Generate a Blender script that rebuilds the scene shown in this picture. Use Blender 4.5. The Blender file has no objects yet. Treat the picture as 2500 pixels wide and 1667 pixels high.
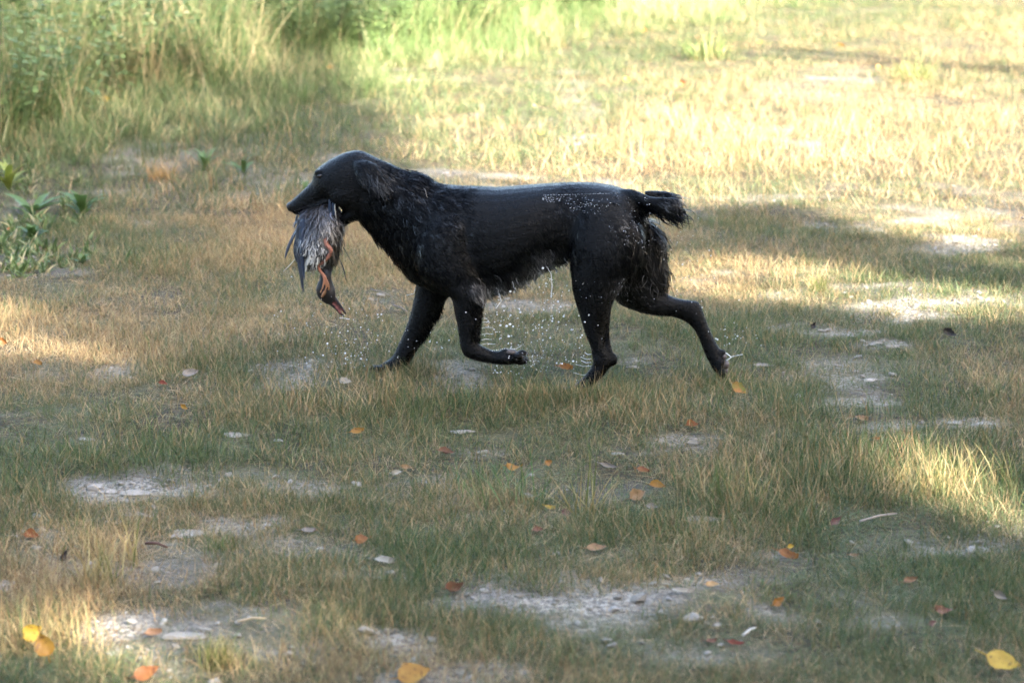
import bpy, math, random
import numpy as np
from mathutils import Vector, Matrix, Euler

R = math.radians
rng = np.random.default_rng(11)
random.seed(11)

# ------------------------------------------------------------------ camera, sky, sun, exposure
F = 5830.0                 # focal length in photograph pixels (2500 wide)
H = 1.63                   # eye height
PITCH = R(12.65)
SUN_EL, SUN_AZ = R(31), R(134)      # azimuth clockwise from +Y (camera looks along +Y)
SUN = np.array([math.cos(SUN_EL) * math.sin(SUN_AZ), math.cos(SUN_EL) * math.cos(SUN_AZ), math.sin(SUN_EL)])

scene = bpy.context.scene
COL = scene.collection
cam_data = bpy.data.cameras.new('camera')
cam_data.sensor_width = 36.0
cam_data.lens = F / 2500.0 * 36.0
cam_data.clip_end = 3000.0
cam_data.dof.use_dof = True
cam_data.dof.focus_distance = 6.62
cam_data.dof.aperture_fstop = 4.4
cam = bpy.data.objects.new('camera', cam_data)
cam.location = (0, 0, H)
cam.rotation_euler = (math.pi / 2 - PITCH, 0, 0)
COL.objects.link(cam)
scene.camera = cam

world = bpy.data.worlds.new('World')
scene.world = world
world.use_nodes = True
wn = world.node_tree.nodes
bg = wn['Background']
sky = wn.new('ShaderNodeTexSky')
sky.sky_type = 'NISHITA'
sky.sun_disc = False
sky.sun_elevation = SUN_EL
sky.sun_rotation = SUN_AZ
sky.air_density = 1.0
sky.dust_density = 4.0
sky.ozone_density = 0.6
world.node_tree.links.new(sky.outputs[0], bg.inputs[0])
bg.inputs[1].default_value = 0.15

sun_data = bpy.data.lights.new('sun', 'SUN')
sun_data.energy = 5.0
sun_data.angle = R(0.55)
sun_data.color = (1.0, 0.945, 0.85)
sun = bpy.data.objects.new('sun', sun_data)
sun.rotation_euler = Vector(SUN).to_track_quat('Z', 'Y').to_euler()
COL.objects.link(sun)

scene.view_settings.view_transform = 'Standard'
scene.view_settings.look = 'None'
scene.view_settings.gamma = 1.0
scene.view_settings.exposure = 3.02
scene.view_settings.use_curve_mapping = False
scene.cycles.max_bounces = 5
scene.cycles.diffuse_bounces = 3
scene.cycles.adaptive_threshold = 0.02
scene.cycles.transparent_max_bounces = 8
scene.cycles.sample_clamp_indirect = 6.0
scene.cycles.use_denoising = True
scene.cycles.denoising_prefilter = 'FAST'

# ------------------------------------------------------------------ helpers
CP, SP = math.cos(PITCH), math.sin(PITCH)
FWD, UP = np.array([0, CP, -SP]), np.array([0, SP, CP])
CAM = np.array([0, 0, H])

def ray(u, v):
    d = FWD + np.array([1., 0, 0]) * (u - 1250) / F + UP * (833.5 - v) / F
    return d

def proj(x, y, z=0.0):
    x = np.asarray(x, float); y = np.asarray(y, float); z = np.asarray(z, float) - H
    dep = np.maximum(y * CP - z * SP, 0.05)
    return 1250 + F * x / dep, 833.5 - F * (y * SP + z * CP) / dep

_tabs = {}
def vnoise(x, y, cell, seed=0):
    """smooth value noise in 0..1"""
    if seed not in _tabs:
        _tabs[seed] = np.random.default_rng(1000 + seed).random((256, 256))
    t = _tabs[seed]
    fx = np.asarray(x, float) / cell + 1000.37; fy = np.asarray(y, float) / cell + 1000.71
    ix = np.floor(fx).astype(int); iy = np.floor(fy).astype(int)
    a = fx - ix; b = fy - iy
    a = a * a * (3 - 2 * a); b = b * b * (3 - 2 * b)
    g = lambda i, j: t[i % 256, j % 256]
    return (g(ix, iy) * (1 - a) + g(ix + 1, iy) * a) * (1 - b) + (g(ix, iy + 1) * (1 - a) + g(ix + 1, iy + 1) * a) * b

def fbm(x, y, cell, seed=0, n=3):
    s = 0; w = 0; k = 1.0
    for i in range(n):
        s = s + k * vnoise(x, y, cell / 2 ** i, seed + i); w += k; k *= 0.55
    return s / w

def gz(x, y):
    """height of the ground"""
    x = np.asarray(x, float); y = np.asarray(y, float)
    near = np.clip(1 - np.hypot(x, y - 8) / 40.0, 0, 1)
    z = (fbm(x, y, 1.1, 40, 3) - 0.5) * 0.05 + (fbm(x, y, 0.22, 50, 2) - 0.5) * 0.016
    return z * near

def ground(u, v):
    d = ray(u, v)
    p = CAM + d * (H / -d[2])
    for _ in range(4):
        p = CAM + d * ((H - float(gz(p[0], p[1]))) / -d[2])
    return p

def q(pts):           # coordinates read from the 2352 px wide view of the photograph
    return [(a * 2500 / 2352, b * 2500 / 2352) for a, b in pts]

def inpoly(u, v, poly):
    inside = np.zeros(u.shape, bool)
    n = len(poly)
    for i in range(n):
        x1, y1 = poly[i]; x2, y2 = poly[(i + 1) % n]
        if y1 == y2: continue
        c = ((y1 > v) != (y2 > v)) & (u < (x2 - x1) * (v - y1) / (y2 - y1) + x1)
        inside ^= c
    return inside

def smooth(e0, e1, x):
    t = np.clip((x - e0) / (e1 - e0), 0, 1)
    return t * t * (3 - 2 * t)

def tag(o, label=None, cat=None, group=None, kind=None):
    if label: o['label'] = label
    if cat: o['category'] = cat
    if group: o['group'] = group
    if kind: o['kind'] = kind
    return o

def link(o, parent=None):
    COL.objects.link(o)
    if parent is not None: o.parent = parent
    return o

def mesh(name, V, Fc, mat=None, smooth_shade=True):
    m = bpy.data.meshes.new(name)
    V = np.asarray(V, np.float32)
    if isinstance(Fc, np.ndarray):
        k = Fc.shape[1]
        m.vertices.add(len(V)); m.vertices.foreach_set('co', V.ravel())
        m.loops.add(Fc.size); m.loops.foreach_set('vertex_index', Fc.astype(np.int32).ravel())
        m.polygons.add(len(Fc))
        m.polygons.foreach_set('loop_start', np.arange(0, Fc.size, k, dtype=np.int32))
        m.update(calc_edges=True)
    else:
        m.from_pydata(V.tolist(), [], Fc)
        m.update()
    if smooth_shade:
        m.polygons.foreach_set('use_smooth', np.ones(len(m.polygons), bool))
    if mat: m.materials.append(mat)
    return m

def pattr(m, name, vals):
    vals = np.asarray(vals, np.float32)
    if vals.ndim == 1:
        a = m.attributes.new(name, 'FLOAT', 'POINT'); a.data.foreach_set('value', vals)
    else:
        a = m.attributes.new(name, 'FLOAT_COLOR', 'POINT')
        if vals.shape[1] == 3: vals = np.hstack([vals, np.ones((len(vals), 1), np.float32)])
        a.data.foreach_set('color', vals.ravel())

# ---- node helpers
class NT:
    def __init__(s, name):
        s.m = bpy.data.materials.new(name); s.m.use_nodes = True
        s.t = s.m.node_tree; s.n = s.t.nodes; s.l = s.t.links
        s.p = s.n['Principled BSDF']; s.out = s.n['Material Output']
    def new(s, t, **kw):
        n = s.n.new(t)
        for k, v in kw.items(): setattr(n, k, v)
        return n
    def put(s, sock, val):
        if isinstance(val, bpy.types.NodeSocket): s.l.new(val, sock)
        elif isinstance(val, (tuple, list)) and len(val) == 3 and sock.type == 'RGBA': sock.default_value = (*val, 1)
        else: sock.default_value = val
    def noise(s, scale, detail=3, rough=0.55, vec=None, out=0):
        n = s.new('ShaderNodeTexNoise'); n.inputs['Scale'].default_value = scale
        n.inputs['Detail'].default_value = detail; n.inputs['Roughness'].default_value = rough
        if vec is not None: s.l.new(vec, n.inputs['Vector'])
        return n.outputs[out]
    def mix(s, f, a, b, blend='MIX'):
        n = s.new('ShaderNodeMix', data_type='RGBA', blend_type=blend)
        s.put(n.inputs[0], f); s.put(n.inputs[6], a); s.put(n.inputs[7], b)
        return n.outputs[2]
    def rng(s, v, a, b, c=0., d=1.):
        n = s.new('ShaderNodeMapRange'); n.interpolation_type = 'SMOOTHSTEP'
        s.put(n.inputs[0], v); n.inputs[1].default_value = a; n.inputs[2].default_value = b
        n.inputs[3].default_value = c; n.inputs[4].default_value = d
        return n.outputs[0]
    def math(s, op, a, b=0.0):
        n = s.new('ShaderNodeMath', operation=op); s.put(n.inputs[0], a); s.put(n.inputs[1], b)
        return n.outputs[0]
    def attr(s, name, kind='GEOMETRY'):
        n = s.new('ShaderNodeAttribute', attribute_name=name, attribute_type=kind)
        return n
    def obj(s): return s.new('ShaderNodeTexCoord').outputs['Object']
    def scalevec(s, vec, sc):
        n = s.new('ShaderNodeMapping'); s.l.new(vec, n.inputs[0]); n.inputs['Scale'].default_value = sc
        return n.outputs[0]
    def bump(s, h, strength, dist):
        n = s.new('ShaderNodeBump'); s.l.new(h, n.inputs['Height'])
        n.inputs['Strength'].default_value = strength; n.inputs['Distance'].default_value = dist
        s.l.new(n.outputs[0], s.p.inputs['Normal'])
        return n.outputs[0]
    def base(s, c, rough=0.6, spec=0.5):
        s.put(s.p.inputs['Base Color'], c); s.put(s.p.inputs['Roughness'], rough)
        s.p.inputs['Specular IOR Level'].default_value = spec
    def translucent(s, color, fac):
        tr = s.new('ShaderNodeBsdfTranslucent'); s.put(tr.inputs[0], color)
        mx = s.new('ShaderNodeMixShader'); mx.inputs[0].default_value = fac
        s.l.new(s.p.outputs[0], mx.inputs[1]); s.l.new(tr.outputs[0], mx.inputs[2])
        s.l.new(mx.outputs[0], s.out.inputs[0])

# ------------------------------------------------------------------ maps of the ground (bare soil, dryness, height)
BARE = [  # x, y, rx, ry (2352-px view), strength
    (300,1112,160,42,1.2),(560,1085,180,28,.55),(430,1205,210,34,.75),(210,1235,170,42,.75),(520,1265,240,40,.6),(330,1330,160,38,.6),
    (560,1445,340,46,1.15),(760,1500,230,42,1.1),(120,1290,120,40,.5),(330,1520,160,40,.6),(1000,1560,220,30,.7),
    (1420,1385,420,58,1.25),(1250,1338,200,28,1.0),(1680,1330,190,30,.8),(1400,1450,190,40,.7),(1850,1285,170,24,.75),(2130,1245,230,26,.8),(2300,1215,120,24,.8),
    (1560,1500,240,34,.65),(1900,1420,190,26,.5),(1330,1128,170,32,.75),(1180,1180,120,20,.5),(900,1128,100,22,.7),(700,1200,120,26,.6),(820,1330,140,26,.5),
    (1580,1022,110,18,.6),(1440,1038,80,14,.5),(1110,1036,60,12,.5),(2040,985,110,16,.8),(2250,970,110,14,.8),(1990,925,80,12,.6),(540,993,60,12,.6),(200,1005,60,9,.5),
    (1920,868,130,20,.5),(2020,790,90,14,.7),(1900,755,130,16,.7),(2090,710,190,28,.95),(1980,665,180,18,.7),(2260,690,120,20,.6),(2230,560,170,30,.9),(2300,500,130,26,.8),
    (2230,470,200,20,.7),(2100,430,160,14,.6),(1700,452,170,11,.9),(2000,520,160,12,.4),(330,372,110,30,.95),(610,412,110,22,.8),(300,440,100,14,.6),(1250,268,170,20,.6),
    (1350,200,180,18,.35),(1880,205,190,26,.5),(2000,170,160,18,.4),(60,580,110,40,.8),(180,560,110,30,.6),(30,500,80,30,.6),(140,620,60,14,.7),(600,440,70,12,.5),(1150,690,60,12,.3),
    (870,700,90,20,.35),(40,945,70,12,.5),(2150,1110,60,14,.6),(2320,300,120,14,.5),(1450,838,60,8,.5),(1630,850,90,14,.3)]
DRY = [(1700,380,700,130,.30),(2200,250,500,200,.18),(1150,395,260,50,.25),(700,520,330,70,.30),(520,700,420,120,.14),(150,770,260,80,.28),(800,905,420,50,.22),(1600,640,260,70,.25),
       (1000,650,300,120,.1),(1150,1190,170,60,.22),(1850,1000,300,50,.18),(2150,1090,260,60,.25),(100,1420,260,120,.28),(230,1300,140,60,.2),(380,400,60,20,.6),
       (400,240,560,150,-.42),(1150,150,420,150,-.34),(1900,60,420,50,-.2),(1000,60,500,60,-.2),(1250,330,200,40,-.2),(100,450,260,120,-.32),(1900,100,300,60,-.12),(2150,930,260,40,-.22),(1150,1120,200,40,-.2),(300,1050,350,60,-.12),(2050,1400,500,150,-.18),(1300,1480,400,60,-.18),(1500,1230,400,60,-.1)]
HGT = [(680,560,400,70,.35),(620,800,420,80,.35),(800,930,400,50,.5),(1080,930,300,40,.45),(1900,1100,260,70,.9),(1650,1130,160,60,.5),(2150,1080,200,60,.9),(2100,940,260,40,.45),(1150,1110,150,35,.5),
       (80,1400,160,130,.9),(230,1310,90,60,.7),(300,1060,300,40,.35),(1800,960,250,40,.35),(300,260,420,110,1.2),(100,340,300,80,.8),(1150,330,300,60,.35),(1750,330,450,60,.6),(2200,1350,300,120,.3)]

def blobs(lst, x, y, sharp=False):
    u, v = proj(x, y)
    u = u * 2352 / 2500; v = v * 2352 / 2500
    j = (vnoise(x, y, 0.16, 70) - 0.5); j2 = (vnoise(x, y, 0.16, 71) - .5)
    tot = np.zeros(np.shape(u))
    for a, b, ra, rb, s in lst:
        d = ((u - a) / ra + j * .9) ** 2 + ((v - b) / rb + j2 * .9) ** 2
        k = s * np.exp(-d * (0.9 if not sharp else 1.0))
        tot = np.maximum(tot, s * smooth(1.35, 0.45, d)) if sharp else tot + k
    return tot

def bare_map(x, y):
    b = blobs(BARE, x, y, True)
    n = fbm(x, y, 0.55, 5, 3)
    u, v = proj(x, y)
    far = smooth(760, 420, v)
    b = np.maximum(b * (.92 - .42 * far), 0.6 * smooth(0.67, 0.8, n))
    b = b * (.30 + .70 * smooth(.36, .60, fbm(x, y, .15, 9, 3)))
    return np.clip(b, 0, .95)

def dry_map(x, y):
    return np.clip(0.32 + blobs(DRY, x, y) + (fbm(x, y, 0.6, 15, 3) - .5) * 1.0, 0.06, 0.97)

def hgt_map(x, y):
    return np.clip(0.66 + .6 * blobs(HGT, x, y) + (fbm(x, y, 0.4, 25, 3) - .5) * .8, .35, 1.9)

# ------------------------------------------------------------------ ground
def nonuni(lo, hi, flo, fhi, step, growth):
    a = list(np.arange(flo, fhi + 1e-6, step))
    s = step
    while a[-1] < hi: s *= growth; a.append(a[-1] + s)
    s = step
    while a[0] > lo: s *= growth; a.insert(0, a[0] - s)
    return np.array(a)

def ground_material():
    t = NT('ground_soil')
    P = t.obj()
    bare = t.attr('bare').outputs['Fac']
    dark = t.attr('dark').outputs['Fac']
    n1 = t.noise(3.0, 5, .6, P); n2 = t.noise(45, 4, .65, P); n3 = t.noise(240, 2, .6, P)
    thatch = t.mix(t.rng(n2, .35, .65), (.028, .022, .012), (.105, .08, .04))
    thatch = t.mix(t.rng(n1, .42, .62, 0, .5), thatch, (.10, .10, .045))
    vor = t.new('ShaderNodeTexVoronoi'); vor.inputs['Scale'].default_value = 95; t.l.new(P, vor.inputs['Vector'])
    sep = t.new('ShaderNodeSeparateColor'); t.l.new(vor.outputs['Color'], sep.inputs[0])
    vor2 = t.new('ShaderNodeTexVoronoi'); vor2.inputs['Scale'].default_value = 210; t.l.new(P, vor2.inputs['Vector'])
    sep2 = t.new('ShaderNodeSeparateColor'); t.l.new(vor2.outputs['Color'], sep2.inputs[0])
    grav = t.mix(t.rng(sep.outputs[0], .35, .8), (.13, .112, .09), (.36, .315, .255))
    grav = t.mix(t.rng(sep2.outputs[1], .55, .9, 0, .6), grav, (.46, .42, .355))
    grav = t.mix(t.rng(n2, .45, .7, 0, .7), grav, (.12, .095, .07))
    soil = t.mix(n2, (.055, .050, .045), (.13, .115, .10))
    grav = t.mix(dark, grav, soil)
    t.base(t.mix(bare, thatch, grav), .92, .25)
    h = t.math('ADD', t.math('MULTIPLY', vor.outputs['Distance'], -1.2), t.math('MULTIPLY', n3, .6))
    t.bump(h, .8, .006)
    return t.m

def build_ground():
    xs = nonuni(-420, 420, -3.2, 3.4, .03, 1.14)
    ys = nonuni(-300, 700, 3.2, 10.5, .03, 1.035)
    X, Y = np.meshgrid(xs, ys)
    x, y = X.ravel(), Y.ravel()
    z = gz(x, y)
    nx, ny = len(xs), len(ys)
    i = np.arange(nx * ny).reshape(ny, nx)
    Fc = np.stack([i[:-1, :-1], i[:-1, 1:], i[1:, 1:], i[1:, :-1]], -1).reshape(-1, 4)
    m = mesh('ground', np.stack([x, y, z], 1), Fc, ground_material())
    vis = (y > 1.5) & (y < 40)
    b = np.where(vis, bare_map(x, y), .25)
    pattr(m, 'bare', b)
    dk = blobs([(1330,1128,190,45,1.),(60,585,140,60,.9),(160,560,150,50,.7),(1250,1160,120,26,.6),(330,1120,60,16,-.5),(2150,1110,70,22,1)], x, y, True)
    pattr(m, 'dark', np.where(vis, np.clip(dk + .55 * smooth(.52, .68, fbm(x, y, .5, 33, 3)) * smooth(.2, .5, vnoise(x, y, 2., 34)), 0, 1), 0))
    o = bpy.data.objects.new('ground', m)
    tag(o, kind='structure', label='bare gravelly meadow ground under short patchy grass')
    return link(o)

GROUND = build_ground()

# ------------------------------------------------------------------ shade trees (behind and right of the camera)
LIT = [(q([(600,-420),(640,40),(740,160),(880,290),(905,395),(1100,440),(1560,480),(1800,470),(2060,545),(2200,600),(2352,625),(2900,660),(2900,-420)]), 1.0),
       (q([(1480,590),(1700,585),(1960,600),(2090,640),(2352,665),(2900,700),(2900,800),(2352,745),(2120,745),(1960,715),(1700,685),(1480,665)]), .95),
       (q([(-700,580),(0,665),(120,715),(350,815),(260,860),(0,825),(-700,800)]), .8),
       (q([(380,850),(520,868),(560,890),(420,890)]), .5),
       (q([(1880,1000),(2050,1012),(2200,1070),(2420,1175),(2800,1310),(2800,1410),(2420,1262),(2250,1205),(2080,1150),(1960,1090)]), 1.),
       (q([(-400,1390),(60,1380),(200,1440),(450,1425),(700,1440),(960,1480),(930,1560),(600,1510),(380,1600),(100,1680),(-400,1760)]), .62),
       (q([(60,1210),(380,1180),(520,1260),(330,1340),(60,1320)]), .35),
       (q([(1040,1170),(1260,1180),(1240,1240),(1040,1220)]), .3),
       (q([(1180,1330),(1450,1330),(1400,1375),(1180,1370)]), .3),
       (q([(1700,960),(1900,975),(1900,1010),(1700,1000)]), .35),
       (q([(-200,-420),(600,-420),(640,40),(560,200),(-200,230)]), .75),
       (q([(-200,230),(560,200),(700,300),(600,350),(-200,420)]), .22)]

def lit_map(x, y):
    u, v = proj(x, y)
    v = np.maximum(v, -420)
    L = np.zeros(u.shape)
    for poly, s in LIT:
        L = np.where(inpoly(u, v, poly), np.maximum(L, s), L)
    return L

def leaf_material():
    t = NT('tree_leaf')
    n = t.noise(1.3, 2, .5, t.obj())
    c = t.mix(t.rng(n, .35, .65), (.045, .075, .02), (.09, .11, .03))
    t.base(c, .55, .4); t.translucent((.12, .17, .03), .3)
    return t.m

def bark_material():
    t = NT('bark')
    P = t.scalevec(t.obj(), (6, 6, 1.2))
    n = t.noise(3, 5, .65, P)
    t.base(t.mix(n, (.05, .04, .03), (.17, .14, .11)), .9, .2); t.bump(n, .8, .04)
    return t.m

def tube(pts, radii, n=8, cap=True):
    pts = np.asarray(pts, float); V = []; Fc = []
    for i, p in enumerate(pts):
        a = pts[max(i - 1, 0)]; b = pts[min(i + 1, len(pts) - 1)]
        d = (b - a) / (np.linalg.norm(b - a) + 1e-9)
        ref = np.array([0, 0, 1.]) if abs(d[2]) < .9 else np.array([1., 0, 0])
        s = np.cross(d, ref); s /= np.linalg.norm(s); w = np.cross(d, s)
        for k in range(n):
            a_ = 2 * math.pi * k / n
            V.append(p + (s * math.cos(a_) + w * math.sin(a_)) * radii[i])
    for i in range(len(pts) - 1):
        for k in range(n):
            Fc.append((i * n + k, i * n + (k + 1) % n, (i + 1) * n + (k + 1) % n, (i + 1) * n + k))
    if cap:
        Fc.append(tuple(range(n - 1, -1, -1))); Fc.append(tuple(range((len(pts) - 1) * n, len(pts) * n)))
    return V, Fc

def join(parts):
    V = []; Fc = []
    for v, f in parts:
        o = len(V); V.extend(v); Fc.extend([tuple(i + o for i in g) for g in f])
    return V, Fc

MB, ML = bark_material(), leaf_material()
def shade_tree(cx, cy, cz, rh, rv, nleaf, label):
    root = bpy.data.objects.new('shade_tree', None); root.location = (cx, cy, 0); link(root)
    tag(root, label, 'tree', 'trees beside the meadow')
    r = np.random.default_rng(int(cx * 10 + cy * 7 + 5000))
    parts = [tube([(0, 0, -.2), (.05, 0, .8), (.1, .05, cz * .4), (.0, .1, cz * .75), (0, 0, cz + rv * .5)], [.34, .25, .2, .14, .05], 10)]
    for k in range(11):
        a = k * 2.4; h = cz * .45 + (k / 11) * rv * 1.1
        L = rh * (.55 + .3 * r.random())
        parts.append(tube([(0, 0, h), (L * .45 * math.cos(a), L * .45 * math.sin(a), h + L * .25), (L * math.cos(a), L * math.sin(a), h + L * .42)], [.1, .06, .02], 6))
    V, Fc = join(parts)
    link(bpy.data.objects.new('trunk', mesh('trunk', V, Fc, MB)), root)
    # leaf sprays through the crown, leaving the gaps that let the sun through
    n = nleaf * 3
    d = r.normal(size=(n, 3)); d /= np.linalg.norm(d, axis=1)[:, None]
    rad = r.random(n) ** (1 / 2.4)
    p = d * rad[:, None] * np.array([rh, rh, rv]) * (0.86 + .28 * r.random(n))[:, None]
    w = p + np.array([cx, cy, cz])
    tt = w[:, 2] / SUN[2]
    gx, gy = w[:, 0] - SUN[0] * tt, w[:, 1] - SUN[1] * tt
    keep = (r.random(n) > lit_map(gx, gy) * 1.0) & (w[:, 2] > 1.5)
    p = p[keep][:nleaf] + np.array([0, 0, cz])
    n = len(p)
    ax = r.normal(size=(n, 3)); ax /= np.linalg.norm(ax, axis=1)[:, None]
    bx = np.cross(ax, r.normal(size=(n, 3))); bx /= np.linalg.norm(bx, axis=1)[:, None]
    L = (.075 + .06 * r.random(n))[:, None]; W = L * .6
    V = np.stack([p - ax * L, p + bx * W - ax * L * .1, p + ax * L, p - bx * W - ax * L * .1], 1).reshape(-1, 3)
    Fc = np.arange(4 * n).reshape(-1, 4)
    link(bpy.data.objects.new('crown', mesh('crown', V, Fc, ML, False)), root)

_T = 24.0
for k, (off, al) in enumerate([(-9, 8), (-3.5, 7), (2., 8.5), (7.5, 8.), (13, 10), (18.5, 11)]):
    hx, hy = math.sin(SUN_AZ), math.cos(SUN_AZ)
    px_, py_ = -hy, hx                       # horizontal, across the sun's direction
    bx0 = px_ * off - hx * al + hx * _T * math.cos(SUN_EL)
    by0 = py_ * off - hy * al + hy * _T * math.cos(SUN_EL)
    shade_tree(bx0, by0, _T * math.sin(SUN_EL) - 2.3, 4.6, 7.2, 32000,
               ['tall leafy tree first in the row shading the meadow', 'second leafy tree along the row shading the meadow', 'third leafy tree along the row shading the meadow',
                'fourth leafy tree along the row shading the meadow', 'fifth leafy tree along the row shading the meadow', 'last leafy tree in the row shading the meadow'][k])

def bush(az, dist, rad, hgt, label):  # unseen bushes, added to block horizon glow and keep the dog dark
    x0, y0 = dist * math.sin(az), dist * math.cos(az)
    root = bpy.data.objects.new('unseen_screen_bush', None); root.location = (x0, y0, 0); link(root)
    tag(root, label, 'bush', 'unseen bushes added to screen the horizon')
    r = np.random.default_rng(int(az * 100))
    parts = []
    for k in range(6):
        a = k * 1.05
        parts.append(tube([(0, 0, -.1), (.3 * rad * math.cos(a), .3 * rad * math.sin(a), hgt * .4), (.6 * rad * math.cos(a), .6 * rad * math.sin(a), hgt * .8)], [.06, .04, .015], 6))
    V, Fc = join(parts)
    link(bpy.data.objects.new('trunk', mesh('trunk', V, Fc, MB)), root)
    n = 3600
    d = r.normal(size=(n, 3)); d /= np.linalg.norm(d, axis=1)[:, None]; d[:, 2] = np.abs(d[:, 2]) * 2 - 1
    p = d * (r.random(n) ** .4)[:, None] * np.array([rad, rad, hgt * .52]) * (.8 + .4 * vnoise(d[:, 0] * 5, d[:, 1] * 5 + d[:, 2] * 3, 1., 77))[:, None] + np.array([0, 0, hgt * .52])
    p[:, 2] = np.abs(p[:, 2])
    ax = r.normal(size=(n, 3)); ax /= np.linalg.norm(ax, axis=1)[:, None]
    bx = np.cross(ax, r.normal(size=(n, 3))); bx /= np.linalg.norm(bx, axis=1)[:, None]
    L = (.16 + .14 * r.random(n))[:, None]; W = L * .55
    V = np.stack([p - ax * L, p + bx * W, p + ax * L, p - bx * W], 1).reshape(-1, 3)
    link(bpy.data.objects.new('crown', mesh('crown', V, np.arange(4 * n).reshape(-1, 4), ML, False)), root)
_num = ['first', 'second', 'third', 'fourth', 'fifth', 'sixth', 'seventh', 'eighth', 'ninth', 'tenth', 'eleventh']
for k in range(11):
    bush(R(95 + 17 * k), 13.5 + 1.5 * (k % 3), 3.4, 5.2 + .6 * (k % 2), _num[k] + ' unseen dense green bush added behind the camera to block horizon glow')

# ------------------------------------------------------------------ grass
def blades(n, r, rad, h0, h1, lean, width, segs=3, droop=.5, upright=0.0):
    """n grass blades as strips; returns V, quads/tris, colour attribute (random per blade, height along it, random 2)"""
    V = []; Fc = []; C = []
    for _ in range(n):
        a = r.random() * 6.283; rr = rad * math.sqrt(r.random())
        x0, y0 = rr * math.cos(a), rr * math.sin(a)
        L = h0 + (h1 - h0) * r.random() ** 1.4
        th = abs(r.normal(0, lean)) * (1 - upright)
        if th > 1.45: th = 1.1 + .4 * r.random()
        az = r.random() * 6.283
        fa = r.random() * 6.283
        wx, wy = math.cos(fa), math.sin(fa)
        w = width * (.7 + .6 * r.random())
        cr, cr2 = r.random(), r.random()
        p = np.array([x0, y0, -.006]); o = len(V)
        dr = droop * r.random()
        for i in range(segs + 1):
            t = i / segs
            ww = w * (1 - t ** 1.6) * .5
            if i < segs:
                V.append((p[0] - wx * ww, p[1] - wy * ww, p[2])); V.append((p[0] + wx * ww, p[1] + wy * ww, p[2]))
                C.append((cr, t, cr2)); C.append((cr, t, cr2))
            else:
                V.append(tuple(p)); C.append((cr, t, cr2))
            ang = min(th + dr * t * 1.6, 1.75)
            p = p + L / segs * np.array([math.sin(ang) * math.cos(az), math.sin(ang) * math.sin(az), math.cos(ang)])
        for i in range(segs - 1):
            Fc.append((o + 2 * i, o + 2 * i + 1, o + 2 * i + 3, o + 2 * i + 2))
        Fc.append((o + 2 * segs - 2, o + 2 * segs - 1, o + 2 * segs))
    return V, Fc, C

def grass_material(name, dry=None, gA=(.032, .058, .018), gB=(.120, .165, .060), sA=(.235, .130, .052), sB=(.58, .43, .235)):
    t = NT(name)
    bc = t.attr('bc').outputs['Color']
    sp = t.new('ShaderNodeSeparateColor'); t.l.new(bc, sp.inputs[0])
    d = t.attr('dry', 'INSTANCER').outputs['Fac'] if dry is None else dry
    f = t.rng(t.math('SUBTRACT', d, sp.outputs[0]), -.14, .14)
    g = t.mix(sp.outputs[2], gA, gB)
    s = t.mix(sp.outputs[2], sA, sB)
    c = t.mix(f, g, s)
    c = t.mix(t.rng(sp.outputs[1], .0, .45, .45, 0), c, (.13, .10, .055))    # pale brown sheaths at the foot
    t.base(c, .55, .3); t.translucent(c, .20)
    return t.m

LIB = bpy.data.collections.new('grass_library')
def lib_obj(col, name, V, Fc, C, mat):
    m = mesh(name, V, Fc, mat)
    pattr(m, 'bc', C)
    o = bpy.data.objects.new(name, m); col.objects.link(o)
    return o

def scatter(name, col, P, rot, scl, idx, attrs, label):
    """stuff: one object whose points carry tuft instances"""
    m = bpy.data.meshes.new(name)
    m.vertices.add(len(P)); m.vertices.foreach_set('co', np.asarray(P, np.float32).ravel())
    a = m.attributes.new('rot', 'FLOAT_VECTOR', 'POINT'); a.data.foreach_set('vector', np.asarray(rot, np.float32).ravel())
    a = m.attributes.new('scl', 'FLOAT_VECTOR', 'POINT'); a.data.foreach_set('vector', np.asarray(scl, np.float32).ravel())
    a = m.attributes.new('idx', 'INT', 'POINT'); a.data.foreach_set('value', np.asarray(idx, np.int32))
    for k, v in attrs.items():
        a = m.attributes.new(k, 'FLOAT', 'POINT'); a.data.foreach_set('value', np.asarray(v, np.float32))
    o = bpy.data.objects.new(name, m)
    ng = bpy.data.node_groups.new(name, 'GeometryNodeTree')
    ng.interface.new_socket('Geometry', in_out='INPUT', socket_type='NodeSocketGeometry')
    ng.interface.new_socket('Geometry', in_out='OUTPUT', socket_type='NodeSocketGeometry')
    N = ng.nodes; L = ng.links
    gi, go = N.new('NodeGroupInput'), N.new('NodeGroupOutput')
    ci = N.new('GeometryNodeCollectionInfo'); ci.inputs['Collection'].default_value = col
    ci.inputs['Separate Children'].default_value = True; ci.inputs['Reset Children'].default_value = True
    ip = N.new('GeometryNodeInstanceOnPoints'); ip.inputs['Pick Instance'].default_value = True
    def na(nm, ty):
        n = N.new('GeometryNodeInputNamedAttribute'); n.data_type = ty; n.inputs['Name'].default_value = nm
        return next(s for s in n.outputs if s.enabled and s.name == 'Attribute')
    L.new(gi.outputs[0], ip.inputs['Points']); L.new(ci.outputs[0], ip.inputs['Instance'])
    L.new(na('idx', 'INT'), ip.inputs['Instance Index'])
    e2r = N.new('FunctionNodeEulerToRotation'); L.new(na('rot', 'FLOAT_VECTOR'), e2r.inputs[0])
    L.new(e2r.outputs[0], ip.inputs['Rotation']); L.new(na('scl', 'FLOAT_VECTOR'), ip.inputs['Scale'])
    L.new(ip.outputs[0], go.inputs[0])
    md = o.modifiers.new('scatter', 'NODES'); md.node_group = ng
    tag(o, label=label, kind='stuff')
    return link(o)

# things that flatten the grass round them: (x, y, radius)
CLEAR = []

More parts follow.
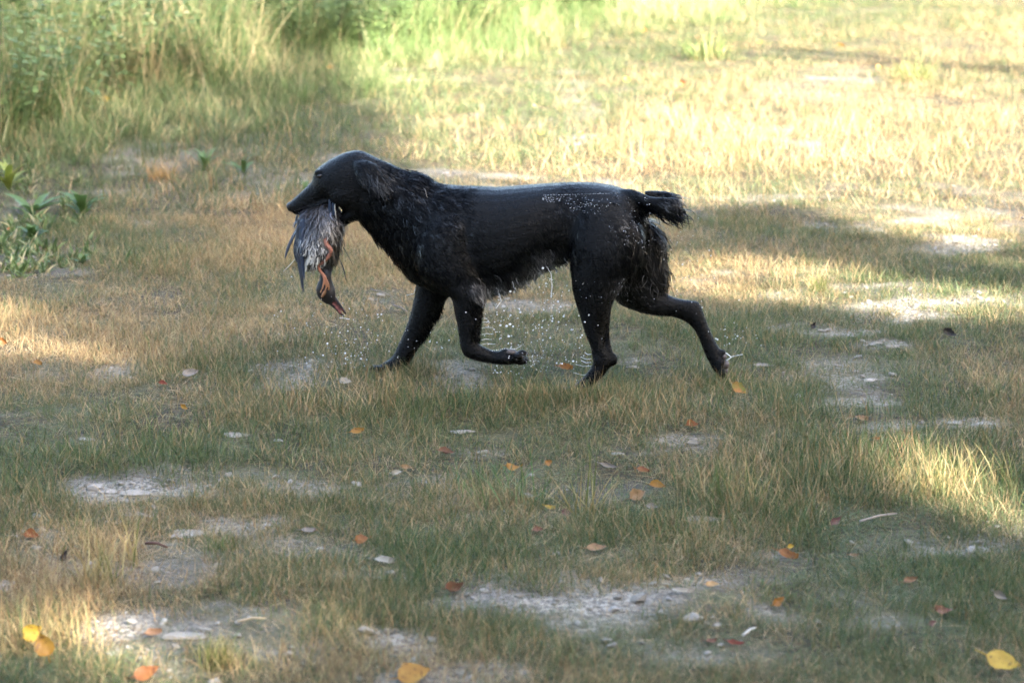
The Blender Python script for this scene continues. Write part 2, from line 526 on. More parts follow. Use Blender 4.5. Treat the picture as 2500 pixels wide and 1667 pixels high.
def sample_ground(n, y0, y1, margin, power=1.0):
    """points over the seen wedge of ground, denser near the camera"""
    y = y0 + (y1 - y0) * rng.random(n) ** power
    hw = .2144 * y * 1.03 + margin
    x = (rng.random(n) * 2 - 1) * hw
    keep = rng.random(n) < hw / (.2144 * y1 * 1.03 + margin)
    return x[keep], y[keep]

# ------------------------------------------------------------------ dog (a wet black gun dog carrying a duck)
def z1(p): return (660 + p[0] / 3.2667, 340 + p[1] / 3.2667)
def z3(p): return (1300 + p[0] / 2.8, 420 + p[1] / 2.8)
def z4(p): return (680 + p[0] / 2.2615, 350 + p[1] / 2.2615)

YAW = R(7)
NRM = np.array([math.sin(YAW), math.cos(YAW), 0.0])     # across the dog, away from the camera
HEAD = np.array([-math.cos(YAW), math.sin(YAW), 0.0])   # along the dog
_g = ground(1415, 958)
OFF = float(_g @ NRM) + .085

def P3(uv, lat):
    d = ray(*uv)
    t = (OFF + lat - CAM @ NRM) / (d @ NRM)
    return CAM + d * t

def loft(secs, zf, n=20, pw=2.0):
    """secs: (edge point, opposite edge point, lateral centre, lateral half width) down a limb"""
    V = []; Fc = []
    for A, B, lat, hw in secs:
        a, b = P3(zf(A), lat), P3(zf(B), lat)
        c = (a + b) / 2; e = (a - b) / 2
        for k in range(n):
            t = 2 * math.pi * k / n
            cs, sn = math.cos(t), math.sin(t)
            cs = math.copysign(abs(cs) ** (2 / pw), cs); sn = math.copysign(abs(sn) ** (2 / pw), sn)
            V.append(c + e * cs + NRM * hw * sn)
    m = len(secs)
    for i in range(m - 1):
        for k in range(n):
            Fc.append((i * n + k, i * n + (k + 1) % n, (i + 1) * n + (k + 1) % n, (i + 1) * n + k))
    for ring in (0, m - 1):
        V.append(sum(V[ring * n:(ring + 1) * n]) / n); ci = len(V) - 1
        for k in range(n):
            tri = (ring * n + k, ring * n + (k + 1) % n, ci)
            Fc.append(tri[::-1] if ring == 0 else tri)
    return V, Fc

def refine(secs, k=3):
    """smooth (Catmull-Rom) extra sections between the given ones"""
    arr = np.array([[*A, *B, l, w] for A, B, l, w in secs], float)
    out = []
    n = len(arr)
    for i in range(n - 1):
        p0, p1, p2, p3 = arr[max(i - 1, 0)], arr[i], arr[i + 1], arr[min(i + 2, n - 1)]
        for j in range(k):
            t = j / k
            out.append(.5 * (2 * p1 + (p2 - p0) * t + (2 * p0 - 5 * p1 + 4 * p2 - p3) * t * t + (3 * p1 - p0 - 3 * p2 + p3) * t ** 3))
    out.append(arr[-1])
    return [((r[0], r[1]), (r[2], r[3]), r[4], max(r[5], .002)) for r in out]

def ball(c, rx, ry, rz, axis=None, n=14):
    """ellipsoid: rx along the dog, ry across, rz up (or rx along 'axis')"""
    V = []; Fc = []
    ax = -HEAD if axis is None else np.asarray(axis, float) / np.linalg.norm(axis)
    nn = NRM - ax * (NRM @ ax); nn /= np.linalg.norm(nn)
    up = np.cross(ax, nn)
    for i in range(1, n):
        ph = math.pi * i / n
        for k in range(n):
            t = 2 * math.pi * k / n
            V.append(c + ax * rx * math.cos(ph) + nn * ry * math.sin(ph) * math.cos(t) + up * rz * math.sin(ph) * math.sin(t))
    for i in range(n - 2):
        for k in range(n):
            Fc.append((i * n + k, i * n + (k + 1) % n, (i + 1) * n + (k + 1) % n, (i + 1) * n + k))
    V.append(c + ax * rx); V.append(c - ax * rx)
    for k in range(n):
        Fc.append((len(V) - 2, (k + 1) % n, k)); Fc.append((len(V) - 1, (n - 2) * n + k, (n - 2) * n + (k + 1) % n))
    return V, Fc

def remesh(name, parts, voxel, it, fac=.5):
    V, Fc = join([( [np.asarray(x) for x in v], f) for v, f in parts])
    m = mesh(name + '_raw', np.array(V), Fc)
    o = bpy.data.objects.new(name + '_raw', m); COL.objects.link(o)
    md = o.modifiers.new('r', 'REMESH'); md.mode = 'VOXEL'; md.voxel_size = voxel; md.use_smooth_shade = True
    sm = o.modifiers.new('s', 'SMOOTH'); sm.factor = fac; sm.iterations = it
    dg = bpy.context.evaluated_depsgraph_get(); dg.update()
    me = bpy.data.meshes.new_from_object(o.evaluated_get(dg))
    bpy.data.objects.remove(o); bpy.data.meshes.remove(m)
    me.name = name
    return me

def coat_material(name, base, rough, streak=True, spec=.24):
    t = NT(name)
    g = t.attr('grey').outputs['Fac']
    P = t.obj()
    n = t.noise(60, 3, .6, t.scalevec(P, (1, 1, 1)))
    c = t.mix(n, tuple(x * .7 for x in base), tuple(x * 1.3 for x in base))
    c = t.mix(g, c, (.62, .62, .64))
    gl = t.attr('gl').outputs['Fac']
    t.base(c, t.rng(n, .3, .7, rough - .08, rough + .1), spec)
    if not streak: t.l.new(t.math('ADD', t.math('MULTIPLY', gl, .62), spec), t.p.inputs['Specular IOR Level'])
    if streak:
        rot = t.new('ShaderNodeMapping'); t.l.new(P, rot.inputs[0])
        rot.inputs['Rotation'].default_value = (0, R(28), 0); rot.inputs['Scale'].default_value = (50, 260, 330)
        h = t.noise(1.0, 3, .6, rot.outputs[0])
        t.bump(h, .6, .006)
    return t.m

def build_dog():
    parts = []
    L = lambda secs, zf=z4, k=3, n=20, pw=2.0: parts.append(loft(refine(secs, k), zf, n, pw))
    # trunk, slice by slice from chest to rump
    L([((x, a), (x, b), 0, w) for x, a, b, w in [
        (725, 400, 690, .05), (760, 300, 755, .078), (820, 245, 800, .095), (900, 229, 830, .106), (1000, 235, 842, .112), (1100, 237, 832, .118), (1200, 243, 805, .122),
        (1300, 237, 768, .123), (1400, 229, 712, .118), (1500, 222, 660, .108), (1600, 217, 632, .10), (1700, 216, 605, .10), (1800, 227, 570, .102), (1890, 250, 540, .092),
        (1970, 295, 510, .068), (2020, 350, 460, .035)]], n=28, pw=2.25)
    # neck
    L([((520, 70), (400, 380), 0, .060), ((600, 108), (450, 440), 0, .062), ((690, 150), (530, 515), 0, .066), ((770, 172), (600, 585), 0, .074),
       ((860, 214), (660, 665), 0, .088), ((950, 236), (730, 760), 0, .10), ((1020, 260), (830, 800), 0, .10)], n=24)
    # skull and upper jaw
    L([((140, 524), (166, 572), 0, .014), ((166, 492), (214, 606), 0, .021), ((232, 432), (268, 594), 0, .0245), ((300, 366), (345, 556), 0, .029), ((338, 322), (425, 520), 0, .034),
       ((352, 268), (480, 500), 0, .043), ((385, 222), (515, 510), 0, .052), ((480, 160), (560, 540), 0, .060), ((600, 104), (620, 590), 0, .065), ((715, 90), (690, 630), 0, .065),
       ((830, 142), (740, 640), 0, .060)], z1, n=24, pw=2.2)
    # lower jaw, dropped open behind the bird
    L([((720, 480), (700, 640), 0, .05), ((610, 545), (640, 660), 0, .040), ((530, 610), (575, 705), 0, .031), ((450, 690), (490, 755), 0, .024), ((400, 745), (425, 785), 0, .016)], z1)
    # lips folding over the bird, brow, nose pad, cheek
    for s in (-1, 1):
        L([((500, 455), (540, 500), s * .036, .010), ((420, 490), (435, 528), s * .029, .009), ((330, 535), (340, 572), s * .025, .008), ((250, 575), (255, 606), s * .018, .008)], z1, n=12)
        parts.append(ball(P3(z1((392, 268)), s * .033), .016, .012, .010))
        parts.append(ball(P3(z1((600, 430)), s * .040), .05, .027, .045))
        # ear flap
        L([((670, 175), (770, 165), s * .052, .012), ((655, 230), (845, 205), s * .068, .012), ((680, 310), (892, 285), s * .080, .011), ((715, 385), (925, 350), s * .086, .010),
           ((785, 440), (945, 405), s * .088, .009), ((850, 462), (935, 432), s * .087, .006)], z1, n=14)
    parts.append(ball(P3(z1((168, 540)), 0), .014, .017, .015))
    # shoulders and near foreleg (lifted, wrist folded back)
    for s in (-1, 1):
        L([((900, 350), (1020, 350), s * .062, .018), ((800, 450), (1060, 440), s * .086, .032), ((745, 580), (1080, 600), s * .094, .040), ((770, 710), (1105, 700), s * .096, .042),
           ((860, 790), (1120, 760), s * .094, .040)])
    L([((770, 700), (1100, 690), -.092, .040), ((880, 800), (1128, 775), -.094, .040), ((950, 850), (1130, 820), -.095, .036), ((968, 920), (1125, 900), -.095, .031), ((985, 1000), (1119, 990), -.095, .0265),
       ((996, 1070), (1112, 1060), -.094, .0225), ((1003, 1125), (1108, 1098), -.094, .0215), ((1026, 1172), (1122, 1116), -.094, .0215), ((1078, 1196), (1148, 1128), -.093, .0205), ((1150, 1212), (1190, 1145), -.092, .020),
       ((1225, 1222), (1240, 1142), -.092, .023), ((1290, 1220), (1290, 1146), -.092, .026), ((1330, 1212), (1330, 1162), -.092, .022)], n=18)
    for dv, dl, dx in ((1158, -.016, 1345), (1176, -.028, 1322), (1205, -.012, 1338), (1190, .012, 1350)):
        parts.append(ball(P3(z4((dx, dv)), -.092 + dl), .017, .010, .0105))
    parts.append(ball(P3(z4((1250, 1150)), -.092), .012, .016, .011))
    # far foreleg, on the ground
    L([((770, 720), (1050, 720), .092, .040), ((757, 790), (985, 800), .094, .040), ((748, 850), (930, 860), .094, .035), ((725, 950), (880, 950), .094, .029), ((692, 1040), (835, 1040), .094, .025),
       ((660, 1110), (790, 1100), .094, .0225), ((640, 1155), (757, 1160), .094, .022), ((618, 1185), (715, 1230), .094, .023), ((580, 1208), (655, 1258), .094, .026), ((550, 1228), (590, 1262), .094, .022)], n=18)
    for dx, dv, dl in ((540, 1240, -.010), (548, 1246, -.026), (540, 1240, .010), (556, 1246, .026)):
        parts.append(ball(P3(z4((dx, dv)), .094 + dl), .017, .0105, .0105))
    # near hind leg, on the ground
    L([((1650, 300), (1900, 320), -.062, .030), ((1625, 420), (1985, 450), -.082, .040), ((1612, 540), (2012, 560), -.092, .046), ((1610, 640), (1985, 660), -.094, .047), ((1614, 730), (1925, 750), -.092, .044),
       ((1626, 830), (1862, 850), -.088, .038), ((1656, 930), (1828, 945), -.086, .031), ((1690, 1040), (1800, 1050), -.085, .0245), ((1718, 1115), (1806, 1120), -.085, .0205), ((1730, 1175), (1845, 1182), -.085, .019),
       ((1732, 1222), (1848, 1216), -.085, .0185), ((1700, 1268), (1805, 1272), -.085, .018), ((1660, 1308), (1755, 1325), -.085, .021), ((1622, 1338), (1695, 1374), -.085, .025), ((1595, 1354), (1630, 1380), -.085, .020)], n=20)
    L([((1800, 880), (1842, 880), -.088, .012), ((1806, 960), (1834, 960), -.086, .009), ((1808, 1050), (1829, 1050), -.085, .0075), ((1815, 1120), (1838, 1120), -.085, .0075), ((1826, 1180), (1858, 1180), -.085, .010)], n=12)
    parts.append(ball(P3(z4((1846, 1192)), -.085), .014, .012, .02))
    parts.append(ball(P3(z4((1765, 1200)), -.100), .012, .006, .016))
    for dx, dv, dl in ((1592, 1364, -.010), (1604, 1372, -.026), (1592, 1362, .010), (1606, 1364, .026)):
        parts.append(ball(P3(z4((dx, dv)), -.085 + dl), .018, .0105, .0105))
    # far hind leg, pushing off behind
    L([((480, 330), (800, 330), .062, .034), ((480, 470), (870, 440), .078, .044), ((500, 620), (888, 590), .084, .046), ((530, 760), (884, 690), .084, .044), ((570, 880), (880, 780), .084, .038), ((670, 938), (930, 838), .084, .032),
       ((820, 978), (1005, 866), .084, .027), ((940, 986), (1075, 876), .084, .0225), ((1040, 1022), (1128, 884), .084, .020), ((1098, 1070), (1158, 924), .084, .0185), ((1135, 1135), (1192, 1020), .084, .018),
       ((1168, 1220), (1240, 1135), .084, .018), ((1200, 1290), (1295, 1225), .084, .021), ((1235, 1350), (1330, 1295), .084, .025), ((1262, 1392), (1330, 1350), .084, .022)], z3, n=18)
    for dx, dv, dl in ((1285, 1395, -.010), (1300, 1378, -.024), (1288, 1392, .010), (1304, 1378, .024)):
        parts.append(ball(P3(z3((dx, dv)), .084 + dl), .010, .0105, .018))
    parts.append(ball(P3(z3((1290, 1300)), .074), .016, .016, .013))
    parts.append(ball(P3(z3((1300, 1240)), .078), .010, .010, .012))
    # tail
    L([((520, 110), (600, 250), 0, .035), ((610, 114), (660, 225), -.012, .026), ((690, 122), (740, 250), -.03, .021), ((800, 165), (815, 275), -.045, .018), ((900, 175), (905, 275), -.05, .015), ((965, 175), (970, 260), -.045, .012),
       ((1000, 180), (1000, 235), -.035, .008)], z3, n=16)
    L([((760, 128), (790, 190), -.0, .014), ((860, 128), (870, 180), .005, .014), ((940, 140), (945, 200), -.005, .014), ((990, 165), (985, 225), -.025, .012)], z3, n=12)
    body = remesh('dog', parts, .0044, 4, .5)
    return body

def tri_sample(me, n, r, weight=None):
    me.calc_loop_triangles()
    nt = len(me.loop_triangles)
    tv = np.zeros(nt * 3, np.int32); me.loop_triangles.foreach_get('vertices', tv); tv = tv.reshape(-1, 3)
    co = np.zeros(len(me.vertices) * 3, np.float32); me.vertices.foreach_get('co', co); co = co.reshape(-1, 3).astype(float)
    no = np.zeros(len(me.vertices) * 3, np.float32); me.vertices.foreach_get('normal', no); no = no.reshape(-1, 3).astype(float)
    a, b, c = co[tv[:, 0]], co[tv[:, 1]], co[tv[:, 2]]
    ar = np.linalg.norm(np.cross(b - a, c - a), axis=1)
    if weight is not None: ar = ar * weight((a + b + c) / 3)
    i = r.choice(nt, n, p=ar / ar.sum())
    u = r.random((n, 2)); u = np.where((u.sum(1) > 1)[:, None], 1 - u, u)
    w = np.stack([1 - u.sum(1), u[:, 0], u[:, 1]], 1)
    p = (co[tv[i]] * w[:, :, None]).sum(1); nn = (no[tv[i]] * w[:, :, None]).sum(1)
    nn /= np.linalg.norm(nn, axis=1)[:, None] + 1e-9
    return p, nn

# how the coat lies: position in the 2352-px close view, direction there, length (m), waviness, lift
GUIDE = [(110,330,1,-.5,.004,0,.1),(200,270,1,-.5,.007,.1,.1),(300,180,1,-.35,.011,.15,.15),(300,110,1,-.6,.010,.15,.15),(440,70,1,.1,.013,.2,.18),(420,290,1,.5,.014,.2,.18),(330,330,1,.4,.009,.1,.12),(480,120,.5,1,.018,.4,.3),(545,220,.5,1,.026,.5,.3),(580,260,.5,1,.026,.5,.35),
    (640,150,1,.35,.026,.6,.35),(735,160,1,.0,.034,.7,.6),(640,300,.6,1,.030,.7,.35),(500,400,.5,1,.024,.6,.35),(560,520,.3,1,.032,.7,.45),(640,620,.2,1,.030,.6,.4),(740,420,.7,.8,.028,.6,.3),(720,680,.2,1,.022,.5,.3),
    (850,300,1,.6,.024,.5,.3),(1000,250,1,.5,.022,.5,.3),(860,480,.8,.8,.018,.3,.2),(900,650,.8,.6,.018,.3,.2),(1030,650,1,.55,.018,.3,.2),(1150,300,1,.3,.011,.1,.12),(1350,260,1,.25,.009,0,.1),(1300,480,1,.55,.011,0,.12),
    (1200,640,1,.7,.013,.1,.15),(1150,800,.5,1,.030,.5,.5),(1250,780,.35,1,.034,.6,.6),(1380,730,.35,1,.032,.6,.6),(1480,660,.4,1,.032,.6,.6),(1580,620,.3,1,.028,.6,.5),(1550,500,.8,.8,.014,.2,.2),
    (1090,790,.7,.9,.030,.5,.5),(1000,860,.2,1,.014,.3,.2),(1100,920,.8,.7,.020,.3,.5),(1010,980,.3,1,.010,.2,.15),(1100,1040,.8,.7,.018,.2,.5),(1050,1150,.6,.6,.008,0,.1),(1250,1180,1,.1,.007,0,.1),
    (800,900,0,1,.012,.2,.15),(880,930,.7,.8,.024,.4,.5),(700,1080,-.3,1,.010,.1,.15),(820,1060,.6,.8,.020,.3,.5),(620,1220,-1,.6,.007,0,.1),
    (1640,350,.5,1,.020,.5,.3),(1750,270,1,.35,.010,0,.12),(1900,330,.8,.8,.012,.1,.15),(1750,500,.4,1,.014,.2,.15),(1680,700,.1,1,.014,.2,.15),(1850,600,.4,1,.018,.4,.2),(1960,520,.5,1,.028,.6,.3),(1970,640,.35,1,.030,.6,.3),(1900,740,.1,1,.022,.5,.2),
    (1800,850,.1,1,.018,.3,.2),(1740,980,.1,1,.010,.1,.12),(1780,1120,.05,1,.009,0,.1),(1790,1240,-.6,1,.008,0,.1),(1650,1340,-1,.5,.006,0,.1),
    (1950,300,1,.35,.022,.4,.12),(2020,270,1,.2,.018,.3,.08),(2080,320,1,.3,.028,.4,.12),(2180,300,1,.5,.028,.4,.15),(2190,360,.6,1,.050,.6,.35),(2120,390,.9,.7,.052,.6,.35),(2040,390,.9,.6,.036,.5,.25),(2080,480,.3,1,.050,.9,.6),(2110,600,.4,1,.046,.8,.5),(2100,700,.55,1,.052,.8,.7),(1950,850,.8,.7,.015,.3,.12),(2000,780,.7,.8,.018,.3,.15),
    (2100,830,1,.4,.016,.2,.2),(2260,880,1,.4,.009,0,.1),(2330,1020,.5,1,.010,.1,.2),(2400,1150,.4,1,.008,0,.1)]

def strands(p, nn, d, length, wave, lift, width, r, segs, droop):
    """flat tapering locks lying along d on the surface; returns V, quads"""
    n = len(p)
    d = d - nn * (d * nn).sum(1)[:, None]; d /= np.linalg.norm(d, axis=1)[:, None] + 1e-9
    side = np.cross(nn, d)
    ph = r.random(n) * 6.28
    cur = p - nn * .0012
    V = np.zeros((n, segs + 1, 2, 3))
    for i in range(segs + 1):
        t = i / segs
        w = width * (1 - .85 * t ** 1.5) * .5
        sw = (np.sin(ph + t * 5.5) - np.sin(ph)) * wave * length * .16
        c = cur + side * sw[:, None]
        V[:, i, 0] = c - side * w[:, None]; V[:, i, 1] = c + side * w[:, None]
        up = lift * (1 - 1.1 * t)
        step = d + nn * up[:, None] + np.array([0, 0, -1.]) * (droop * t)[:, None]
        step /= np.linalg.norm(step, axis=1)[:, None]
        cur = cur + step * (length / segs)[:, None]
    idx = np.arange(n * (segs + 1) * 2).reshape(n, segs + 1, 2)
    Fc = np.stack([idx[:, :-1, 0], idx[:, :-1, 1], idx[:, 1:, 1], idx[:, 1:, 0]], -1).reshape(-1, 4)
    return V.reshape(-1, 3), Fc

def dog():
    body = build_dog()
    M_skin = coat_material('wet_black_coat', (.0022, .0023, .0026), .29, True, .14)
    body.materials.append(M_skin)
    nv = len(body.vertices)
    co = np.zeros(nv * 3, np.float32); body.vertices.foreach_get('co', co); co = co.reshape(-1, 3)
    pattr(body, 'grey', np.zeros(nv))
    base = ground(1415, 958)
    # the mesh is built in world space; move its origin to the ground under the dog
    o0 = np.array([base[0] - .2, base[1] + .12, 0.0])
    body.vertices.foreach_set('co', (co - o0).astype(np.float32).ravel())
    ob = bpy.data.objects.new('dog', body); ob.location = o0; link(ob)
    tag(ob, 'wet black dog trotting over grass with a dead duck in its mouth', 'dog')
    # coat
    r = np.random.default_rng(77)
    G = np.array(GUIDE)
    guv = np.array([z4((g[0], g[1])) for g in G])
    def field(p):
        u, v = proj(p[:, 0], p[:, 1], p[:, 2])
        d2 = (u[:, None] - guv[None, :, 0]) ** 2 + (v[:, None] - guv[None, :, 1]) ** 2
        w = 1 / (d2 + 60) ** 1.6; w /= w.sum(1)[:, None]
        return w @ G[:, 2:7], u, v
    def wgt(c):
        f, u, v = field(c + o0)
        return .75 + np.clip(f[:, 2], 0, .05) * 45
    p, nn = tri_sample(body, 52000, r, wgt)
    f, u, v = field(p + o0)
    ln = f[:, 2] * (.65 + .7 * r.random(len(p)))
    e_u = -HEAD; e_v = np.array([0, 0, -1.])
    # neighbouring hairs share a direction so that they gather in locks
    cx = vnoise(u + v * .3, v, 9, 200) - .5; cy = vnoise(u, v - u * .2, 9, 201) - .5
    dirs = (f[:, 0] + cx * .9 * np.clip(f[:, 3], .1, 1))[:, None] * e_u + (f[:, 1] + cy * .9 * np.clip(f[:, 3], .1, 1))[:, None] * e_v + r.normal(0, .10, (len(p), 3))
    wd = np.clip(.0014 + ln * .045, .0014, .0034)
    # grey-silver hairs: belly fringe, elbow; sheen painted grey: inside of far thigh, muzzle, ear
    gr = np.zeros(len(p))
    for (a, b, ra, rb, s) in [(1250,800,150,36,.55),(1360,745,70,30,.6),(1140,815,60,30,.55),(1420,680,60,30,.4),(1490,630,70,30,.3),(330,330,40,40,.10),(560,235,40,40,.14),(430,200,40,40,.10),(1980,840,150,60,.22),(1940,790,110,50,.22),(2060,560,60,90,.08),(2190,300,40,30,.2)]:
        cu, cv = z4((a, b)); gr = np.maximum(gr, s * np.exp(-(((u - cu) / (ra / 2.26)) ** 2 + ((v - cv) / (rb / 2.26)) ** 2)))
    gr = gr * .6 * (.3 + 1.9 * r.random(len(p)) ** 2)
    V, Fc = strands(p, nn, dirs, ln, f[:, 3], f[:, 4] * np.clip(f[:, 2] * 34, .15, 1) * (.5 + r.random(len(p))), wd, r, 4, np.clip((ln - .016) * 26, 0, .8))
    fm = mesh('fur', V, Fc, coat_material('wet_black_fur', (.0022, .0024, .0029), .27, False, .05))
    pattr(fm, 'grey', np.repeat(np.clip(gr, 0, .8), 10))
    lock = vnoise(u * 1.0 + v * .25, v, 7, 210)
    pattr(fm, 'gl', np.repeat(np.clip((lock - .52) * 2.6, 0, 1) * r.random(len(p)) ** .7 * np.clip(f[:, 2] * 45, .42, 1), 10))
    fo = bpy.data.objects.new('fur', fm); link(fo, ob)
    # longer wet locks: throat, belly fringe, elbows, breeches, tail end
    def wl(c):
        f_, u_, v_ = field(c + o0)
        return smooth(.021, .040, f_[:, 2]) + .002
    p, nn = tri_sample(body, 1900, r, wl)
    f, u, v = field(p + o0); n = len(p)
    ln = f[:, 2] * (1.0 + .8 * r.random(n))
    cx = vnoise(u, v, 14, 220) - .5
    dirs = (f[:, 0] + cx * 1.6)[:, None] * e_u + f[:, 1][:, None] * e_v + r.normal(0, .16, (n, 3))
    g2 = np.zeros(n)
    for (a, b, ra, rb, s_) in [(1250,800,160,50,.8),(1360,745,80,40,.8),(1140,815,70,40,.7),(1420,680,60,40,.5),(1490,630,70,40,.4),(2060,700,90,60,.15),(2190,300,50,30,.3)]:
        cu, cv = z4((a, b)); g2 = np.maximum(g2, s_ * np.exp(-(((u - cu) / (ra / 2.26)) ** 2 + ((v - cv) / (rb / 2.26)) ** 2)))
    V, Fc = strands(p, nn, dirs, ln, np.full(n, .75), f[:, 4] * (.3 + .9 * r.random(n)), np.clip(.0022 + ln * .06, .002, .0052), r, 5, np.full(n, .7))
    # silver fringe hanging in points along the belly and behind the elbow
    bx = np.concatenate([1140 + 300 * r.random(230), 1115 + 40 * r.random(60), 1440 + 150 * r.random(50)])
    by = np.interp(bx, [1110, 1150, 1220, 1330, 1420, 1500, 1600], [800, 812, 800, 752, 700, 655, 628]) - 6
    clump = np.round(bx / 34) * 34
    pb = np.array([P3(z4((a, b)), l_) for a, b, l_ in zip(bx, by, r.normal(-.02, .028, len(bx)))]) - o0
    nb = len(pb)
    db = ((clump - bx) * .03 + .55)[:, None] * e_u + 1.0 * e_v + r.normal(0, .10, (nb, 3))
    V2, Fc2 = strands(pb, np.tile(-NRM, (nb, 1)), db, .018 + .030 * r.random(nb) * (.4 + .6 * (np.sin(bx * .09) > 0)), np.full(nb, .5), np.full(nb, .1), np.full(nb, .0024), r, 5, np.full(nb, .3))
    Fc = np.vstack([Fc, Fc2 + len(V)]); V = np.vstack([V, V2]); n += nb
    g2 = np.concatenate([g2, np.where(bx > 1440, .35, .95) * (.6 + .5 * r.random(nb))])
    lm = mesh('feathering', V, Fc, fm.materials[0])
    pattr(lm, 'grey', np.repeat(np.clip(g2 * (.15 + 1.1 * r.random(n) ** 1.5), 0, .75), 12)); pattr(lm, 'gl', np.repeat(r.random(n) ** 4, 12))
    link(bpy.data.objects.new('feathering', lm), ob)
    # eyes, nose leather, claws
    t = NT('eye'); t.base((.010, .006, .004), .12, .45)
    for s in (-1, 1):
        c = P3(z1((397, 296)), s * .0422) - o0
        V, Fc = ball(c, .0085, .0055, .0070, n=12)
        link(bpy.data.objects.new('eye', mesh('eye', V, Fc, t.m)), ob)
    tn = NT('nose_leather'); n_ = tn.noise(900, 2, .5, tn.obj()); tn.base((.012, .012, .013), .45, .5); tn.bump(n_, .5, .001)
    V, Fc = join([ball(P3(z1((158, 535)), 0) - o0, .0105, .0165, .0125), ball(P3(z1((150, 528)), -.010) - o0, .006, .006, .005), ball(P3(z1((150, 528)), .010) - o0, .006, .006, .005)])
    link(bpy.data.objects.new('nose', mesh('nose', np.array(V), Fc, tn.m)), ob)
    tc = NT('claw'); tc.base((.035, .03, .028), .35, .5)
    tp = NT('paw_pad'); tp.base(tp.mix(tp.noise(120, 3, .6, tp.obj()), (.03, .024, .022), (.085, .065, .058)), .5, .5)
    for zf, lat, lst, dv in ((z4, -.092, ((1362, 1162, -.016), (1340, 1180, -.030), (1358, 1208, -.012), (1368, 1194, .012)), (16, 4)), (z4, .094, ((524, 1248, -.010), (532, 1254, -.026), (524, 1248, .010), (540, 1254, .026)), (-12, 8)),
                         (z4, -.085, ((1574, 1372, -.010), (1586, 1380, -.026), (1574, 1370, .010), (1588, 1372, .026)), (-12, 8)), (z3, .084, ((1284, 1416, -.010), (1300, 1400, -.024), (1290, 1414, .010), (1304, 1400, .024)), (-2, 16))):
        for a, b, dl in lst:
            p0 = P3(zf((a, b)), lat + dl) - o0; p1 = P3(zf((a + dv[0], b + dv[1])), lat + dl) - o0
            V, Fc = tube([p0 - (p1 - p0), p0, (p0 + p1) / 2, p1], [.0042, .0040, .0028, .0008], 7)
            link(bpy.data.objects.new('claw', mesh('claw', V, Fc, tc.m)), ob)
    for zf, uv, lat, rr in ((z3, (1322, 1318), .072, (.010, .014, .014)), (z3, (1322, 1360), .070, (.008, .010, .011)), (z3, (1310, 1262), .076, (.008, .010, .009)), (z4, (1285, 1152), -.098, (.016, .014, .008)), (z4, (1322, 1164), -.104, (.011, .008, .008)), (z4, (1318, 1184), -.116, (.010, .005, .008))):
        V, Fc = ball(P3(zf(uv), lat) - o0, *rr, n=10)
        link(bpy.data.objects.new('paw_pad', mesh('paw_pad', V, Fc, tp.m)), ob)
    return ob, o0

DOG, DOG0 = dog()

# ------------------------------------------------------------------ duck hanging from the dog's mouth
def pathtube(pts, zf, n=10):
    """pts: (x, y, lateral, radius)"""
    a = np.array(pts, float)
    out = []
    for i in range(len(a) - 1):
        p0, p1, p2, p3 = a[max(i - 1, 0)], a[i], a[i + 1], a[min(i + 2, len(a) - 1)]
        for j in range(4):
            t = j / 4
            out.append(.5 * (2 * p1 + (p2 - p0) * t + (2 * p0 - 5 * p1 + 4 * p2 - p3) * t * t + (3 * p1 - p0 - 3 * p2 + p3) * t ** 3))
    out.append(a[-1])
    pts3 = [P3(zf((q_[0], q_[1])), q_[2]) for q_ in out]
    return tube(pts3, [q_[3] for q_ in out], n), np.array(pts3)

